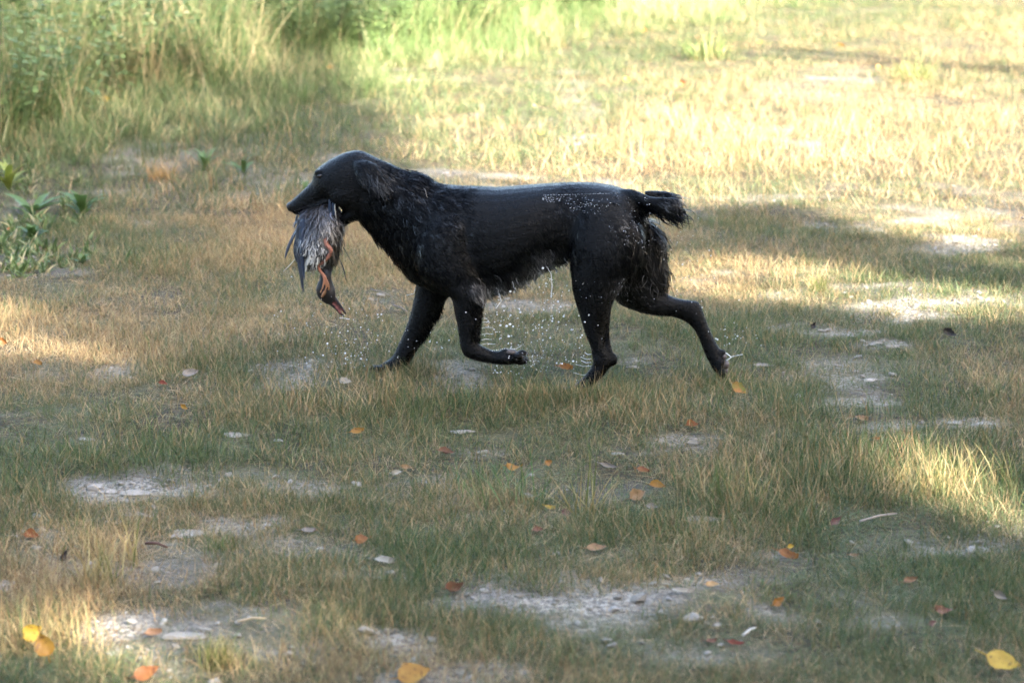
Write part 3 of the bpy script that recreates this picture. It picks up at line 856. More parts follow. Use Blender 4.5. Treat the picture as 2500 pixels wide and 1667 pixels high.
def duck():
    parts = []
    L = lambda secs, k=3, n=18: parts.append(loft(refine(secs, k), z1, n))
    L([((270, 560), (520, 480), -.012, .022), ((240, 610), (545, 560), -.014, .032), ((226, 690), (575, 650), -.018, .042), ((220, 790), (560, 780), -.020, .047), ((226, 880), (545, 870), -.020, .045),
       ((240, 955), (528, 945), -.018, .036), ((262, 1010), (480, 985), -.014, .024), ((280, 1050), (400, 1010), -.012, .012)])
    L([((400, 930), (525, 930), -.012, .020), ((402, 990), (500, 990), -.012, .016), ((400, 1050), (492, 1050), -.012, .0145), ((395, 1105), (486, 1100), -.012, .0145), ((375, 1155), (498, 1145), -.012, .0185),
       ((364, 1205), (515, 1190), -.012, .0225), ((385, 1262), (520, 1225), -.012, .0215), ((425, 1300), (522, 1250), -.012, .016), ((462, 1318), (520, 1272), -.012, .012)])
    beakp = []
    for pts in ([(500, 1265, -.012, .009), (540, 1310, -.012, .0062), (580, 1362, -.012, .0045), (606, 1396, -.012, .0028)], [(475, 1295, -.012, .0085), (520, 1340, -.012, .0056), (560, 1388, -.012, .0042), (586, 1416, -.012, .0026)]):
        tb, pp = pathtube(pts, z1); parts.append(tb); beakp.append(pp)
    legp = []
    for pts in ([(430, 730, -.052, .0075), (437, 790, -.058, .0068), (452, 845, -.062, .0062), (482, 880, -.062, .0068), (470, 930, -.058, .0052), (430, 975, -.052, .0050), (382, 1003, -.046, .0048)],
                [(378, 1005, -.046, .0050), (395, 1045, -.042, .0050), (420, 1080, -.040, .0052), (436, 1105, -.040, .0055)],
                [(438, 1100, -.040, .0040), (448, 1150, -.040, .0032), (438, 1205, -.040, .0030), (405, 1262, -.038, .0022)],
                [(430, 1100, -.042, .0045), (424, 1150, -.044, .0030), (412, 1195, -.044, .0028), (395, 1228, -.042, .0024)],
                [(436, 1105, -.036, .0036), (462, 1150, -.036, .0028), (470, 1195, -.036, .0022)]):
        tb, pp = pathtube(pts, z1); parts.append(tb); legp.append(pp)
    me = remesh('duck', parts, .0024, 3, .4)
    nv = len(me.vertices)
    co = np.zeros(nv * 3, np.float32); me.vertices.foreach_get('co', co); co = co.reshape(-1, 3).astype(float)
    near = lambda P, p: np.sqrt(((P[:, None] - p[None]) ** 2).sum(-1)).min(1)
    dl = near(co, np.vstack(legp)); db = near(co, np.vstack(beakp))
    leg = smooth(.0078, .0060, dl); beak = smooth(.012, .008, db)
    u, v = proj(co[:, 0], co[:, 1], co[:, 2])
    def plum(u, v, k):
        zx, zy = (u - 660) * 3.2667, (v - 340) * 3.2667
        c = np.tile(np.array([.045, .042, .045]), (len(u), 1))
        def add(x, y, rx, ry, col, s):
            w = s * np.exp(-((zx - x) / rx) ** 2 - ((zy - y) / ry) ** 2)
            w = np.clip(w * k, 0, 1)[:, None]
            c[:] = c * (1 - w) + np.array(col) * w
        add(260, 680, 50, 120, (.05, .075, .12), .9); add(480, 560, 40, 60, (.06, .09, .16), .9); add(290, 760, 70, 150, (.07, .08, .105), .8)
        add(350, 890, 100, 110, (.70, .67, .62), 1.0); add(480, 700, 60, 90, (.46, .42, .38), 1.); add(310, 990, 50, 70, (.62, .59, .53), 1.)
        add(520, 850, 40, 130, (.10, .075, .05), .9); add(450, 1060, 60, 70, (.11, .12, .15), .9); add(430, 1215, 110, 85, (.012, .010, .010), 5.)
        add(490, 1200, 20, 40, (.16, .15, .15), .6)
        return c
    col = plum(u, v, np.ones(nv) * .75)
    pink = np.array([.46, .19, .13]); pinkb = np.array([.40, .20, .10])
    f = smooth(1000, 1250, (v - 340) * 3.2667)[:, None]
    col = col * (1 - leg[:, None]) + (pink * (1 - f) + pinkb * f) * leg[:, None]
    col = col * (1 - beak[:, None]) + np.array([.030, .022, .022]) * beak[:, None]
    # the red inside of the gaping bill
    mid = near(co, np.array([P3(z1((535, 1335)), -.012), P3(z1((560, 1365)), -.012), P3(z1((515, 1305)), -.012)]))
    w = smooth(.011, .005, mid)[:, None] * beak[:, None]
    col = col * (1 - w) + np.array([.26, .09, .08]) * w
    t = NT('duck_skin'); t.base(t.mix(t.rng(t.noise(300, 3, .6, t.obj()), .3, .7, .0, .45), t.attr('col').outputs['Color'], (.02, .017, .016)), .42, .28)
    t.bump(t.noise(420, 3, .6, t.obj()), .5, .002)
    me.materials.append(t.m)
    o0 = P3(z1((400, 780)), -.02)
    me.vertices.foreach_set('co', (co - o0).astype(np.float32).ravel())
    pattr(me, 'col', col)
    ob = bpy.data.objects.new('duck', me); ob.location = o0; link(ob)
    tag(ob, 'dead wet duck hanging head down with pink legs', 'duck')
    # plumage
    r = np.random.default_rng(5)
    p, nn = tri_sample(me, 9000, r)
    pw = p + o0
    ok = (near(pw, np.vstack(legp)) > .0105) & (near(pw, np.vstack(beakp)) > .013)
    p, nn, pw = p[ok], nn[ok], pw[ok]
    u, v = proj(pw[:, 0], pw[:, 1], pw[:, 2])
    zy = (v - 340) * 3.2667; zx = (u - 660) * 3.2667
    body = smooth(1040, 960, zy)
    n = len(p)
    ln = (.006 + .021 * body) * (.6 + .8 * r.random(n))
    cl = vnoise(u, v, 7, 300) - .5
    d = (cl * 1.0 + (380 - zx) * .0012 * body)[:, None] * -HEAD * -1 + np.array([0, 0, -1.]) + r.normal(0, .16, (n, 3))
    V, Fc = strands(p, nn, d, ln, np.full(n, .5), np.full(n, .5) * r.random(n) ** 3 * 1.3 * (.4 + body), np.clip(.0016 + ln * .12, 0, .0055), r, 3, np.full(n, .2))
    fm = mesh('plumage', V, Fc)
    c = plum(u, v, .1 + 1.5 * r.random(n)) * (.5 + .8 * r.random(n))[:, None]
    dk = r.random(n) < .30
    c[dk] = np.array([.022, .018, .016])
    pattr(fm, 'col', np.repeat(c, 8, axis=0))
    t2 = NT('wet_feather'); t2.base(t2.attr('col').outputs['Color'], .38, .5)
    fm.materials.append(t2.m)
    link(bpy.data.objects.new('plumage', fm), ob)
    # long wing and tail quills
    t3 = NT('quill'); t3.base(t3.mix(t3.noise(60, 3, .6, t3.obj()), (.02, .022, .028), (.055, .065, .085)), .35, .5)
    t4 = NT('pale_quill'); t4.base((.5, .48, .43), .5, .4)
    t5 = NT('blue_quill'); t5.base((.026, .038, .066), .32, .5)
    def quill(pts, lat, w, mat):
        pts = np.array(pts, float); out = []
        for i in range(len(pts) - 1):
            for j in range(4):
                out.append(pts[i] + (pts[i + 1] - pts[i]) * j / 4)
        out.append(pts[-1]); out = np.array(out)
        for _ in range(2): out[1:-1] = (out[:-2] + 2 * out[1:-1] + out[2:]) / 4
        V = []; Fc = []
        m_ = len(out)
        for i, q_ in enumerate(out):
            t_ = i / (m_ - 1)
            dd = out[min(i + 1, m_ - 1)] - out[max(i - 1, 0)]; dd /= np.linalg.norm(dd)
            nx = np.array([-dd[1], dd[0]])
            ww = w * max(.12, math.sin(math.pi * min(1, .12 + .86 * t_)) ** .6)
            c_ = P3(z1(q_), lat); e = P3(z1(q_ + nx * ww), lat + .002) - c_
            V += [c_ - e - o0 + NRM * .0012, c_ - o0 - NRM * .0022, c_ + e - o0 + NRM * .0012]
            if i:
                k = 3 * i
                Fc += [(k - 3, k - 2, k + 1, k), (k - 2, k - 1, k + 2, k + 1)]
        link(bpy.data.objects.new('feather', mesh('feather', V, Fc, mat)), ob)
    quill([(205, 725), (175, 790), (135, 880), (117, 950)], -.03, 13, t3.m)
    quill([(212, 760), (196, 840), (195, 910), (210, 985)], -.035, 13, t3.m)
    quill([(225, 640), (215, 780), (225, 950), (248, 1100), (262, 1218)], -.050, 17, t3.m)
    quill([(245, 660), (240, 820), (255, 980), (270, 1120)], -.058, 16, t5.m)
    quill([(265, 640), (250, 760), (250, 900), (262, 1010)], -.062, 16, t5.m)
    quill([(300, 900), (285, 980), (278, 1060)], -.056, 14, t4.m)
    quill([(340, 860), (315, 940), (290, 1010)], -.064, 16, t4.m)
    quill([(375, 870), (345, 950), (315, 1005)], -.064, 14, t4.m)
    quill([(215, 600), (205, 650), (190, 705)], -.02, 9, t3.m)
    quill([(470, 480), (475, 540), (468, 605)], -.046, 12, t5.m)
    quill([(500, 475), (505, 545), (498, 615)], -.048, 13, t5.m)
    quill([(525, 475), (510, 540), (525, 635)], -.050, 4, t4.m)
    quill([(210, 940), (160, 1000), (102, 1056)], -.02, 3, t4.m)
    quill([(545, 790), (590, 880), (660, 1005)], -.01, 2.4, t3.m)
    quill([(540, 930), (580, 1020), (604, 1125)], -.01, 5, t3.m)
    return ob

DUCK = duck()

# ------------------------------------------------------------------ fallen leaves
def leaf_mat(name, a, b, spots=.0, tr=.3):
    t = NT(name)
    P = t.obj()
    n = t.noise(22, 4, .6, P); n2 = t.noise(110, 2, .6, P)
    c = t.mix(t.rng(n, .3, .7), a, b)
    if spots: c = t.mix(t.rng(n2, .60, .70, 0, spots), c, (.09, .04, .015))
    oi = t.new('ShaderNodeObjectInfo')
    hs = t.new('ShaderNodeHueSaturation'); t.l.new(c, hs.inputs['Color'])
    t.l.new(t.rng(oi.outputs['Random'], 0, 1, .8, 1.15), hs.inputs['Value']); t.l.new(t.rng(oi.outputs['Random'], 0, 1, .485, .51), hs.inputs['Hue'])
    t.base(hs.outputs[0], .5, .4); t.translucent(hs.outputs[0], tr)
    t.bump(n2, .3, .002)
    return t.m

LM = {'yellow': leaf_mat('leaf_yellow', (.38, .21, .03), (.50, .31, .05), .9), 'orange': leaf_mat('leaf_orange', (.24, .10, .022), (.33, .165, .04), .8),
      'brown': leaf_mat('leaf_brown', (.15, .075, .035), (.26, .14, .07), .4, .1), 'tan': leaf_mat('leaf_tan', (.26, .15, .07), (.36, .235, .12), .6),
      'pale': leaf_mat('leaf_pale', (.21, .18, .14), (.31, .28, .23), .4, .12), 'red': leaf_mat('leaf_red', (.20, .05, .02), (.29, .11, .035), .5),
      'pink': leaf_mat('leaf_pink', (.22, .11, .085), (.30, .18, .14), .4), 'dark': leaf_mat('leaf_dark', (.02, .017, .015), (.05, .035, .03), .0, .0),
      'green_red': leaf_mat('leaf_green_red', (.22, .28, .07), (.60, .27, .07), .3)}

def leaf_mesh(name, L, W, fold, curl, twist, stem, mat, r):
    """ovate blade with a raised margin, pointed tip and stalk; length along x"""
    V = []; Fc = []
    nx, ny = 12, 5
    for i in range(nx + 1):
        t = i / nx
        w = W * .56 * (math.sin(math.pi * t ** .72) ** .9) * (1 - .22 * t) * (1 + .07 * math.sin(t * 17 + r.random() * 2)) * r.uniform(.86, 1.06)
        if t == 0 or t == 1: w = .0008
        for j in range(ny):
            s = (j / (ny - 1)) * 2 - 1
            x = (t - .5) * L; y = s * w
            z = abs(s) ** 1.3 * w * fold + curl * L * ((t - .5) ** 2 * 2.2) + twist * L * s * (t - .5) + .02 * L * math.sin(9 * t + 3 * s)
            V.append((x, y, z))
    for i in range(nx):
        for j in range(ny - 1):
            a = i * ny + j
            Fc.append((a, a + ny, a + ny + 1, a + 1))
    # stalk
    z0 = curl * L * .55
    tv, tf = tube([(-L * .48, 0, z0), (-L * .60, L * .03, z0 - .02 * L), (-L * (.60 + stem), L * .08, z0 - .02 * L)], [.0012, .001, .0008], 5)
    V, Fc = join([(V, Fc), (tv, tf)])
    m = mesh(name, V, Fc, mat)
    return m

def fallen_leaf(x, y, w, h, col, label, group=None, roll=0., shape=.62, fold=.25, curl=.25, stem=.18, lift=.004, seed=0):
    r = random.Random(int(x * 13 + y * 7 + seed))
    u, v = x * 2500 / 2352, y * 2500 / 2352
    wpx, hpx = w * 2500 / 2352, h * 2500 / 2352
    p = ground(u, v + hpx * .4)
    dist = float(np.linalg.norm(p - CAM)); s = dist / F
    L = .92 * wpx * s / math.sqrt(math.cos(roll) ** 2 + (shape * math.sin(roll)) ** 2)
    dep = math.asin(H / dist)
    tilt = math.asin(min(1., max(.1, hpx / (wpx * shape)))) - dep
    m = leaf_mesh('fallen_leaf', L, L * shape, fold * r.uniform(1.0, 2.2), curl * r.uniform(.6, 2.0), r.uniform(-.35, .35), stem, LM[col], r)
    o = bpy.data.objects.new('fallen_leaf', m)
    M = Matrix.Rotation(max(tilt, -.1), 3, 'X') @ Matrix.Rotation(roll, 3, 'Z')
    co = [M @ vv.co for vv in m.vertices]
    zmin = min(c.z for c in co)
    o.rotation_euler = M.to_euler()
    o.location = (p[0], p[1], float(gz(p[0], p[1])) - zmin + lift)
    tag(o, label, 'leaf', group); link(o)
    CLEAR.append((p[0], p[1], L * .55, .22))
    return o

GS = 'small orange leaves lying in the shaded grass'
GB = 'yellow leaves scattered over the far sunlit grass'
LEAVES = [
    (104,1514,52,64,'yellow','upright yellow-orange leaf glowing among straw grass beside the lit gravel',None,2.0,.82,.2,.15,.2,.02),
    (78,1484,48,44,'yellow','ragged pale yellow leaf standing behind a brighter upright leaf',None,.6,.9,.3,.3,.1,.03),
    (338,1554,62,34,'orange','deep orange leaf tilted up with its tip raised on grey gravel',None,.45,.6,.2,.2,.15,.01),
    (952,1545,84,50,'yellow','large yellow leaf with brown spots lying on the gravel',None,.35,.75,.15,.1,.2,.006),
    (2302,1534,82,46,'yellow','large plain yellow oval leaf with a long stalk in green grass',None,-.35,.66,.12,.1,.25,.02),
    (1298,850,38,17,'orange','curved orange leaf in the grass before the hind paw',None,-.1,.6,.5,.35,.1,.012),
    (1698,914,38,26,'green_red','half green half red leaf propped above a dark hole',None,-.6,.62,.15,.1,.15,.028),
    (1590,981,32,18,'orange','deep orange folded leaf in sunlit-tinged grass behind the straw patch',None,.1,.8,.5,.2,.1,.012),
    (820,998,34,16,'orange','small orange-brown leaf lying in shaded grass',GS,.3,.6,.3,.2,.15,.014),
    (1182,1084,40,14,'orange','small orange-brown leaf lying in shaded grass',GS,.1,.55,.3,.3,.2,.014),
    (1260,1074,20,15,'orange','small orange-brown leaf lying in shaded grass',GS,.5,.8,.3,.2,.1,.014),
    (1477,1087,32,14,'orange','small orange-brown leaf lying in shaded grass',GS,-.2,.6,.4,.2,.15,.012),
    (1465,1138,42,28,'tan','tan curled leaf on the dark soil patch',None,.5,.75,.45,.35,.2,.006),
    (1510,1121,40,20,'orange','glossy orange folded leaf touching grass above the dark soil patch',None,-.15,.65,.5,.2,.15,.012),
    (1262,1168,28,11,'yellow','small dark-edged yellow leaf on dark soil',None,-.25,.6,.4,.4,.1,.005),
    (1302,1178,24,17,'pink','small round pinkish leaf on dark soil',None,-.2,.75,.2,.2,.1,.004),
    (1370,1265,50,18,'tan','tan leaf half buried in grass beside a pale straw stem',None,.15,.55,.3,.2,.2,.012),
    (1808,1279,52,22,'orange','split orange leaf with a bright yellow base on gravel',None,-.35,.55,.4,.3,.2,.008),
    (1816,1273,16,12,'yellow','tiny bright yellow leaf scrap lying on an orange leaf',None,.2,.8,.4,.2,.1,.022),
    (1960,1277,26,8,'brown','thin orange-brown leaf flat on the grey gravel',None,.1,.5,.3,.2,.1,.004),
    (1788,1392,30,18,'orange','orange-tan curled leaf in grass above the gravel strip',None,.6,.6,.5,.3,.1,.01),
    (1688,1480,44,13,'red','red-brown leaf strip lying beside a white twig',None,-.15,.4,.4,.2,.1,.006),
    (1630,1477,34,10,'brown','flat dark red leaf near the white twig',None,.1,.5,.3,.2,.1,.006),
    (2170,1418,52,16,'brown','long brown leaf sunk in deep green grass',None,.1,.45,.4,.3,.1,.018),
    (2142,1440,20,14,'pink','small pale pink leaf below a long brown leaf',None,.4,.7,.3,.2,.1,.01),
    (1976,966,38,12,'tan','reddish tan leaf at the edge of bare grey ground',None,-.15,.5,.4,.3,.1,.008),
    (2012,1016,22,8,'orange','tiny orange leaf above the sunlit straw streak',None,0,.6,.3,.2,.1,.012),
    (1024,1045,40,13,'brown','dark brown curled leaf in short shaded grass',None,-.2,.5,.6,.4,.1,.01),
    (835,1248,40,20,'orange','faded orange leaf behind grass in the gravelly foreground',None,.3,.7,.3,.2,.1,.012),
    (1235,1222,26,14,'brown','small maroon-brown leaf in mixed short grass',None,.2,.7,.4,.2,.1,.01),
    (1044,1352,46,26,'brown','large curled grey-brown dry leaf at the gravel edge',None,.4,.7,.7,.5,.1,.004),
    (74,1230,42,22,'orange','crumpled orange leaf beside a pale pebble on gravel',None,-.2,.7,.5,.3,.1,.006),
    (150,1284,18,30,'dark','small black wet leaf standing on the gravel',None,1.2,.5,.5,.3,.1,.006),
    (352,1455,44,20,'tan','reddish tan leaf leaning on lit white stones',None,.3,.6,.4,.3,.1,.006),
    (86,845,26,12,'orange','small orange-brown leaf lying in shaded grass',GS,-.2,.7,.3,.2,.1,.016),
    (8,794,24,18,'orange','dark orange leaf at the edge of the sun-tinged straw',None,-.4,.7,.3,.2,.1,.016),
    (424,946,16,13,'yellow','tiny yellow and white leaf in shaded green grass',None,-.6,.6,.3,.2,.1,.016),
    (796,884,36,14,'pale','pale dry leaf flat in the grass below the hanging duck',None,-.2,.6,.3,.2,.1,.014),
    (376,889,22,10,'red','small rust-red leaf beside a pale cream leaf',None,-.3,.6,.4,.2,.1,.014),
    (438,868,40,20,'pale','pale cream leaf catching light in straw grass',None,.3,.6,.3,.2,.1,.02),
    (2180,767,34,18,'dark','dark curled leaf in thin grass below the sunny gravel',None,-.4,.6,.6,.4,.1,.006),
    (1868,757,14,15,'dark','tiny black leaf standing in grass near the far hind hock',None,1.0,.6,.5,.3,.1,.01),
    (1398,1078,44,12,'pale','narrow white dry leaf on short grass',None,-.2,.3,.5,.2,.2,.012),
    (1566,1360,62,12,'pale','long flat pale leaf lying on the grey gravel strip',None,-.04,.3,.3,.1,.1,.006),
    (2296,1376,34,22,'pale','white curled leaf in the shaded green grass',None,-.5,.5,.5,.4,.1,.012),
    (880,1293,56,16,'pale','pinkish cream leaf on gravelly foreground grass',None,-.1,.45,.3,.2,.1,.008),
    (708,1222,40,13,'pale','grey-cream flat leaf on pebbly ground',None,.1,.5,.3,.2,.1,.008),
    (936,1081,30,10,'tan','narrow tan leaf beside a narrow cream leaf in grass',None,-.15,.4,.4,.3,.1,.012),
    (914,1096,30,10,'pale','narrow cream leaf beside a narrow tan leaf in grass',None,.25,.4,.3,.2,.1,.012),
    (1498,1164,32,15,'pale','whitish torn leaf on the dark soil patch',None,-.1,.6,.4,.3,.1,.005),
    (1590,1020,36,9,'pale','thin grey-white leaf on a worn spot of ground',None,.05,.4,.3,.1,.1,.006),
    (2090,1340,36,16,'tan','faint tan leaf at the right end of the gravel strip',None,.3,.5,.4,.2,.1,.01),
    (1640,1345,40,13,'tan','dull tan leaf on the gravel beside a long pale leaf',None,.1,.5,.3,.2,.1,.006),
    (1920,1205,30,16,'pink','pale pinkish leaf on bare ground under tall tufts',None,.6,.5,.4,.3,.1,.008),
    (28,532,28,14,'orange','orange leaf on bare earth beside broad-leaved weeds',None,-.2,.6,.3,.2,.1,.006),
    (248,267,20,15,'yellow','single yellow leaf in the shaded green grass slope',None,.2,.8,.2,.2,.1,.09),
    (1567,204,20,17,'red','rust-red leaf alone in the far sunlit grass',None,.4,.8,.3,.2,.1,.03),
]
for (x, y) in [(760,175),(420,210),(1480,86),(1440,204),(1245,330),(1335,332),(1862,241),(1930,122),(2020,175),(1690,272),(1745,115)]:
    LEAVES.append((x, y, 14 + (x % 7), 8 + (y % 5), 'yellow', 'blurred yellow leaf on the far sunlit grass', GB, (x % 10) / 10, .8, .3, .2, .1, .055))
for (x, y) in [(1115,130),(1885,85),(1230,252),(1600,92)]:
    LEAVES.append((x, y, 14, 8, 'tan', 'blurred tan leaf on the far sunlit grass', 'tan leaves scattered over the far sunlit grass', (x % 10) / 10, .8, .3, .2, .1, .02))
for l in LEAVES:
    fallen_leaf(*l[:6], group=l[6], roll=l[7], shape=l[8], fold=l[9], curl=l[10], stem=l[11], lift=l[12])

# ------------------------------------------------------------------ stones
def stone_material():
    t = NT('limestone')
    P = t.obj(); n = t.noise(14, 5, .65, P); n2 = t.noise(90, 3, .6, P)
    oi = t.new('ShaderNodeObjectInfo')
    a = t.mix(oi.outputs['Random'], (.17, .145, .115), (.28, .26, .23))
    b = t.mix(oi.outputs['Random'], (.28, .245, .20), (.42, .395, .36))
    c = t.mix(t.rng(n, .35, .65), a, b)
    c = t.mix(t.rng(n2, .55, .75, 0, .5), c, (.16, .14, .11))
    t.base(c, .9, .3); t.bump(n2, .6, .004)
    return t.m
MS = stone_material()

def stone_mesh(name, sx, sy, sz, seed, sub=2, facets=6):
    import bmesh
    bm = bmesh.new(); bmesh.ops.create_icosphere(bm, subdivisions=sub, radius=1.0)
    r = np.random.default_rng(seed)
    cuts = r.normal(size=(facets, 3)); cuts /= np.linalg.norm(cuts, axis=1)[:, None]
    lim = .62 + .3 * r.random(facets)
    for v in bm.verts:
        c = np.array(v.co)
        for k in range(facets):
            d = c @ cuts[k]
            if d > lim[k]: c = c - cuts[k] * (d - lim[k])
        az = math.atan2(c[1], c[0])
        c = c * (1 + .10 * math.sin(2 * az + seed) + .09 * math.sin(3 * az + seed * 1.7) + .06 * math.sin(7 * az + seed * 2.3 + c[2] * 2) + .05 * math.sin(c[2] * 9 + seed))
        v.co = (c[0] * sx, c[1] * sy, c[2] * sz)
    m = bpy.data.meshes.new(name); bm.to_mesh(m); bm.free()
    m.polygons.foreach_set('use_smooth', np.zeros(len(m.polygons), bool)); m.materials.append(MS)
    return m

STONES = [(318,1126,88,26,'broad flat whitish slab showing at the grassy gravel patch'),(220,1112,36,18,'whitish chunk at the end of a row of broken stone'),(252,1124,34,16,'small pale chunk beside the broad flat slab'),
    (300,1148,46,12,'low grey-white flake below the broad flat slab'),(546,994,62,16,'flat grey stone showing in short shaded grass'),(200,1006,44,11,'thin pale stone level with the grass in shade'),
    (1457,841,34,10,'small white stone behind the hind hock'),(1110,1036,28,10,'small grey-white stone near a dark curled leaf'),(1418,1040,30,9,'low white stone above the dark soil patch'),(420,1452,90,28,'big sunlit white stone in bright gravel'),
    (470,1440,42,18,'small sunlit white stone touching a bigger one'),(8,1335,56,44,'grey-white rock in tall straw grass'),(430,1222,100,12,'long flat grey stone on gravel'),(494,1558,30,26,'rounded tan pebble on shaded gravel'),
    (2048,792,36,13,'bluish grey stone in thin grass'),(2012,786,22,9,'white pebble beside a bluish grey stone'),(1620,1190,84,9,'thin white sliver of stone at the grass edge'),(2266,971,64,11,'flat pale stone in bare ground under green grass'),(2190,969,44,9,'flat bluish stone in bare ground under green grass'),
    (1998,870,40,12,'pale rubble stone on worn ground'),(1750,836,46,9,'low pale stone in the grass by the far hind paw'),(1640,828,30,8,'small cream stone seen behind the far hind paw'),(84,1254,24,14,'whitish pebble beside a crumpled orange leaf'),(84,1180,22,14,'rounded grey pebble in grass'),
    (1650,1432,32,12,'pale stone on the lower gravel strip'),(1220,1090,18,7,'tiny white stone beside small orange leaves'),(1060,990,52,8,'white flat stone level with short grass'),(2080,1000,40,9,'greyish stone on bare wet ground'),(640,1010,20,8,'small tan stone in the grass')]
for k, (x, y, w, h, lab) in enumerate(STONES):
    u, v = x * 2500 / 2352, (y + h * .35) * 2500 / 2352
    p = ground(u, v); s = float(np.linalg.norm(p - CAM)) / F * 2500 / 2352
    sx = w * s / 2
    dep = math.asin(H / float(np.linalg.norm(p - CAM)))
    sz = max(.005, min(h * s * .32, sx * .5)); sy = max(sx * .55, h * s * .4 / math.sin(dep) * .55)
    o = bpy.data.objects.new('rock', stone_mesh('rock', sx * 1.08, min(sy, sx * 1.1), sz, 100 + k, 3, 9))
    o.location = (p[0], p[1], float(gz(p[0], p[1])) + sz * .25); o.rotation_euler = (0, 0, (k * .7) % .5 - .25)
    tag(o, lab, 'rock'); link(o)
    CLEAR.append((p[0], p[1], sx * .9, .6))

# gravel: the 280 larger pebbles singly, the rest as one scatter
PEB = [stone_mesh('stone', 1, .85, .6, 300 + k, 1 if k % 2 else 2, 5) for k in range(8)]
gx, gy = sample_ground(130000, 3.5, 16, .8, 1.0)
b = bare_map(gx, gy)
k_ = rng.random(len(gx)) < b ** 1.6 * np.clip(1.2 - gy / 16, .25, 1)
gx, gy = gx[k_], gy[k_]
size = .0022 + .0075 * rng.random(len(gx)) ** 3.0
u_, v_ = proj(gx, gy)
inview = (u_ > 0) & (u_ < 2500) & (v_ > 0) & (v_ < 1667)
size = np.where(rng.random(len(gx)) < .035, size + .010 * rng.random(len(gx)), size)
order = np.argsort(-(size / gy) * inview)
for j in order[:280]:
    o = bpy.data.objects.new('stone', PEB[j % 8]); s_ = size[j] * 1.25
    o.scale = (s_ * 1.15, s_, s_ * .8); o.rotation_euler = (rng.random() * .5, rng.random() * .5, rng.random() * 6.28)
    o.location = (gx[j], gy[j], float(gz(gx[j], gy[j])) + s_ * .3)
    link(o, GROUND)
rest = order[280:]
PEBCOL = bpy.data.collections.new('pebble_library')
for k in range(6):
    PEBCOL.objects.link(bpy.data.objects.new('pebble', stone_mesh('pebble', 1, .85, .6, 400 + k, 1, 4)))
n = len(rest)
scatter('gravel', PEBCOL, np.stack([gx[rest], gy[rest], gz(gx[rest], gy[rest]) + size[rest] * .25], 1), np.stack([rng.random(n) * .6, rng.random(n) * .6, rng.random(n) * 6.28], 1),
        np.repeat(size[rest][:, None], 3, 1) * np.array([1.15, 1, .8]), rng.integers(0, 6, n), {}, 'pale limestone gravel on the worn bare patches')

# ------------------------------------------------------------------ twigs
def twig(x0, y0, x1, y1, rad, col, label, lift=.012, name='twig'):
    a = ground(x0 * 2500 / 2352, y0 * 2500 / 2352); b_ = ground(x1 * 2500 / 2352, y1 * 2500 / 2352)
    base = a.copy()
    mid = (a + b_) / 2 + np.array([.002, .004, .003])
    pts = [a, a * .6 + mid * .4, mid, b_ * .5 + mid * .5, b_]
    V, Fc = tube([p - base + np.array([0, 0, lift]) for p in pts], [rad, rad * .95, rad * .9, rad * .8, rad * .5], 7)
    t = NT('twig_bark'); n = t.noise(70, 4, .6, t.obj()); t.base(t.mix(n, tuple(c * .6 for c in col), col), .8, .3)
    o = bpy.data.objects.new(name, mesh(name, V, Fc, t.m)); o.location = base
    tag(o, label, 'twig'); link(o); CLEAR.append((mid[0], mid[1], .06, .4))
twig(852, 672, 902, 690, .0022, (.24, .19, .14), 'short pale twig in the grass right of the hanging duck')
twig(902, 708, 936, 724, .0022, (.24, .19, .15), 'short pale twig in the grass before the planted front leg')
twig(1706, 1480, 1735, 1462, .003, (.55, .52, .47), 'white twig touching a red-brown leaf strip', .02)
twig(545, 1440, 610, 1432, .003, (.45, .36, .24), 'straw-coloured twig lying across sunlit gravel')
twig(335, 1258, 385, 1268, .004, (.13, .07, .045), 'dark brown twig lying on the gravel')
twig(1975, 1208, 2060, 1190, .0028, (.40, .34, .28), 'thin grey twig on bare ground under tall tufts')

# ------------------------------------------------------------------ grass tufts and weeds that stand out singly
def tuft(x, y, n, rad, h0, h1, lean, width, dry, label, seed, gA=(.055, .09, .022), gB=(.12, .17, .045), droop=.6, segs=4, name='grass_tuft', sA=(.32, .22, .08), sB=(.52, .42, .20)):
    p = ground(x * 2500 / 2352, y * 2500 / 2352)
    r = np.random.default_rng(seed)
    V, Fc, C = blades(n, r, rad, h0, h1, lean, width, segs, droop)
    m = mesh(name, V, Fc, grass_material(name, dry, gA, gB, sA, sB)); pattr(m, 'bc', C)
    o = bpy.data.objects.new(name, m); o.location = (p[0], p[1], float(gz(p[0], p[1])))
    tag(o, label, 'grass'); link(o)
    return o
tuft(500, 1530, 260, .035, .05, .10, .75, .0018, .35, 'dense dark green hemispherical tuft on lit gravel', 1, (.05, .075, .012), (.13, .14, .03))
tuft(235, 1345, 130, .045, .07, .15, .6, .002, .75, 'loose straw-yellow tuft on the gravel', 2)
tuft(2135, 1130, 240, .10, .06, .16, .6, .002, .8, 'sunlit golden tuft in the bright streak of light', 3)
tuft(1150, 1155, 80, .12, .08, .20, .95, .003, .08, 'broad-bladed bright green clump on short turf', 4, (.06, .12, .035), (.11, .19, .06), 1.0)
tuft(1345, 1190, 34, .03, .12, .24, .7, .003, .7, 'spiky yellow-green stems fanning from a sparse clump', 5, (.10, .13, .03), (.17, .19, .05), .4)
tuft(1880, 668, 130, .035, .05, .09, .6, .002, .35, 'small green tuft in the straw behind the far hind leg', 6, (.06, .09, .015), (.13, .16, .03))
tuft(372, 412, 160, .07, .07, .14, .7, .002, .97, 'rusty orange dry tuft on bare pinkish soil', 7, sA=(.36, .17, .04), sB=(.50, .28, .08))
tuft(300, 1300, 14, .02, .10, .17, .3, .003, .8, 'few upright dry straws bent on gravel', 8)
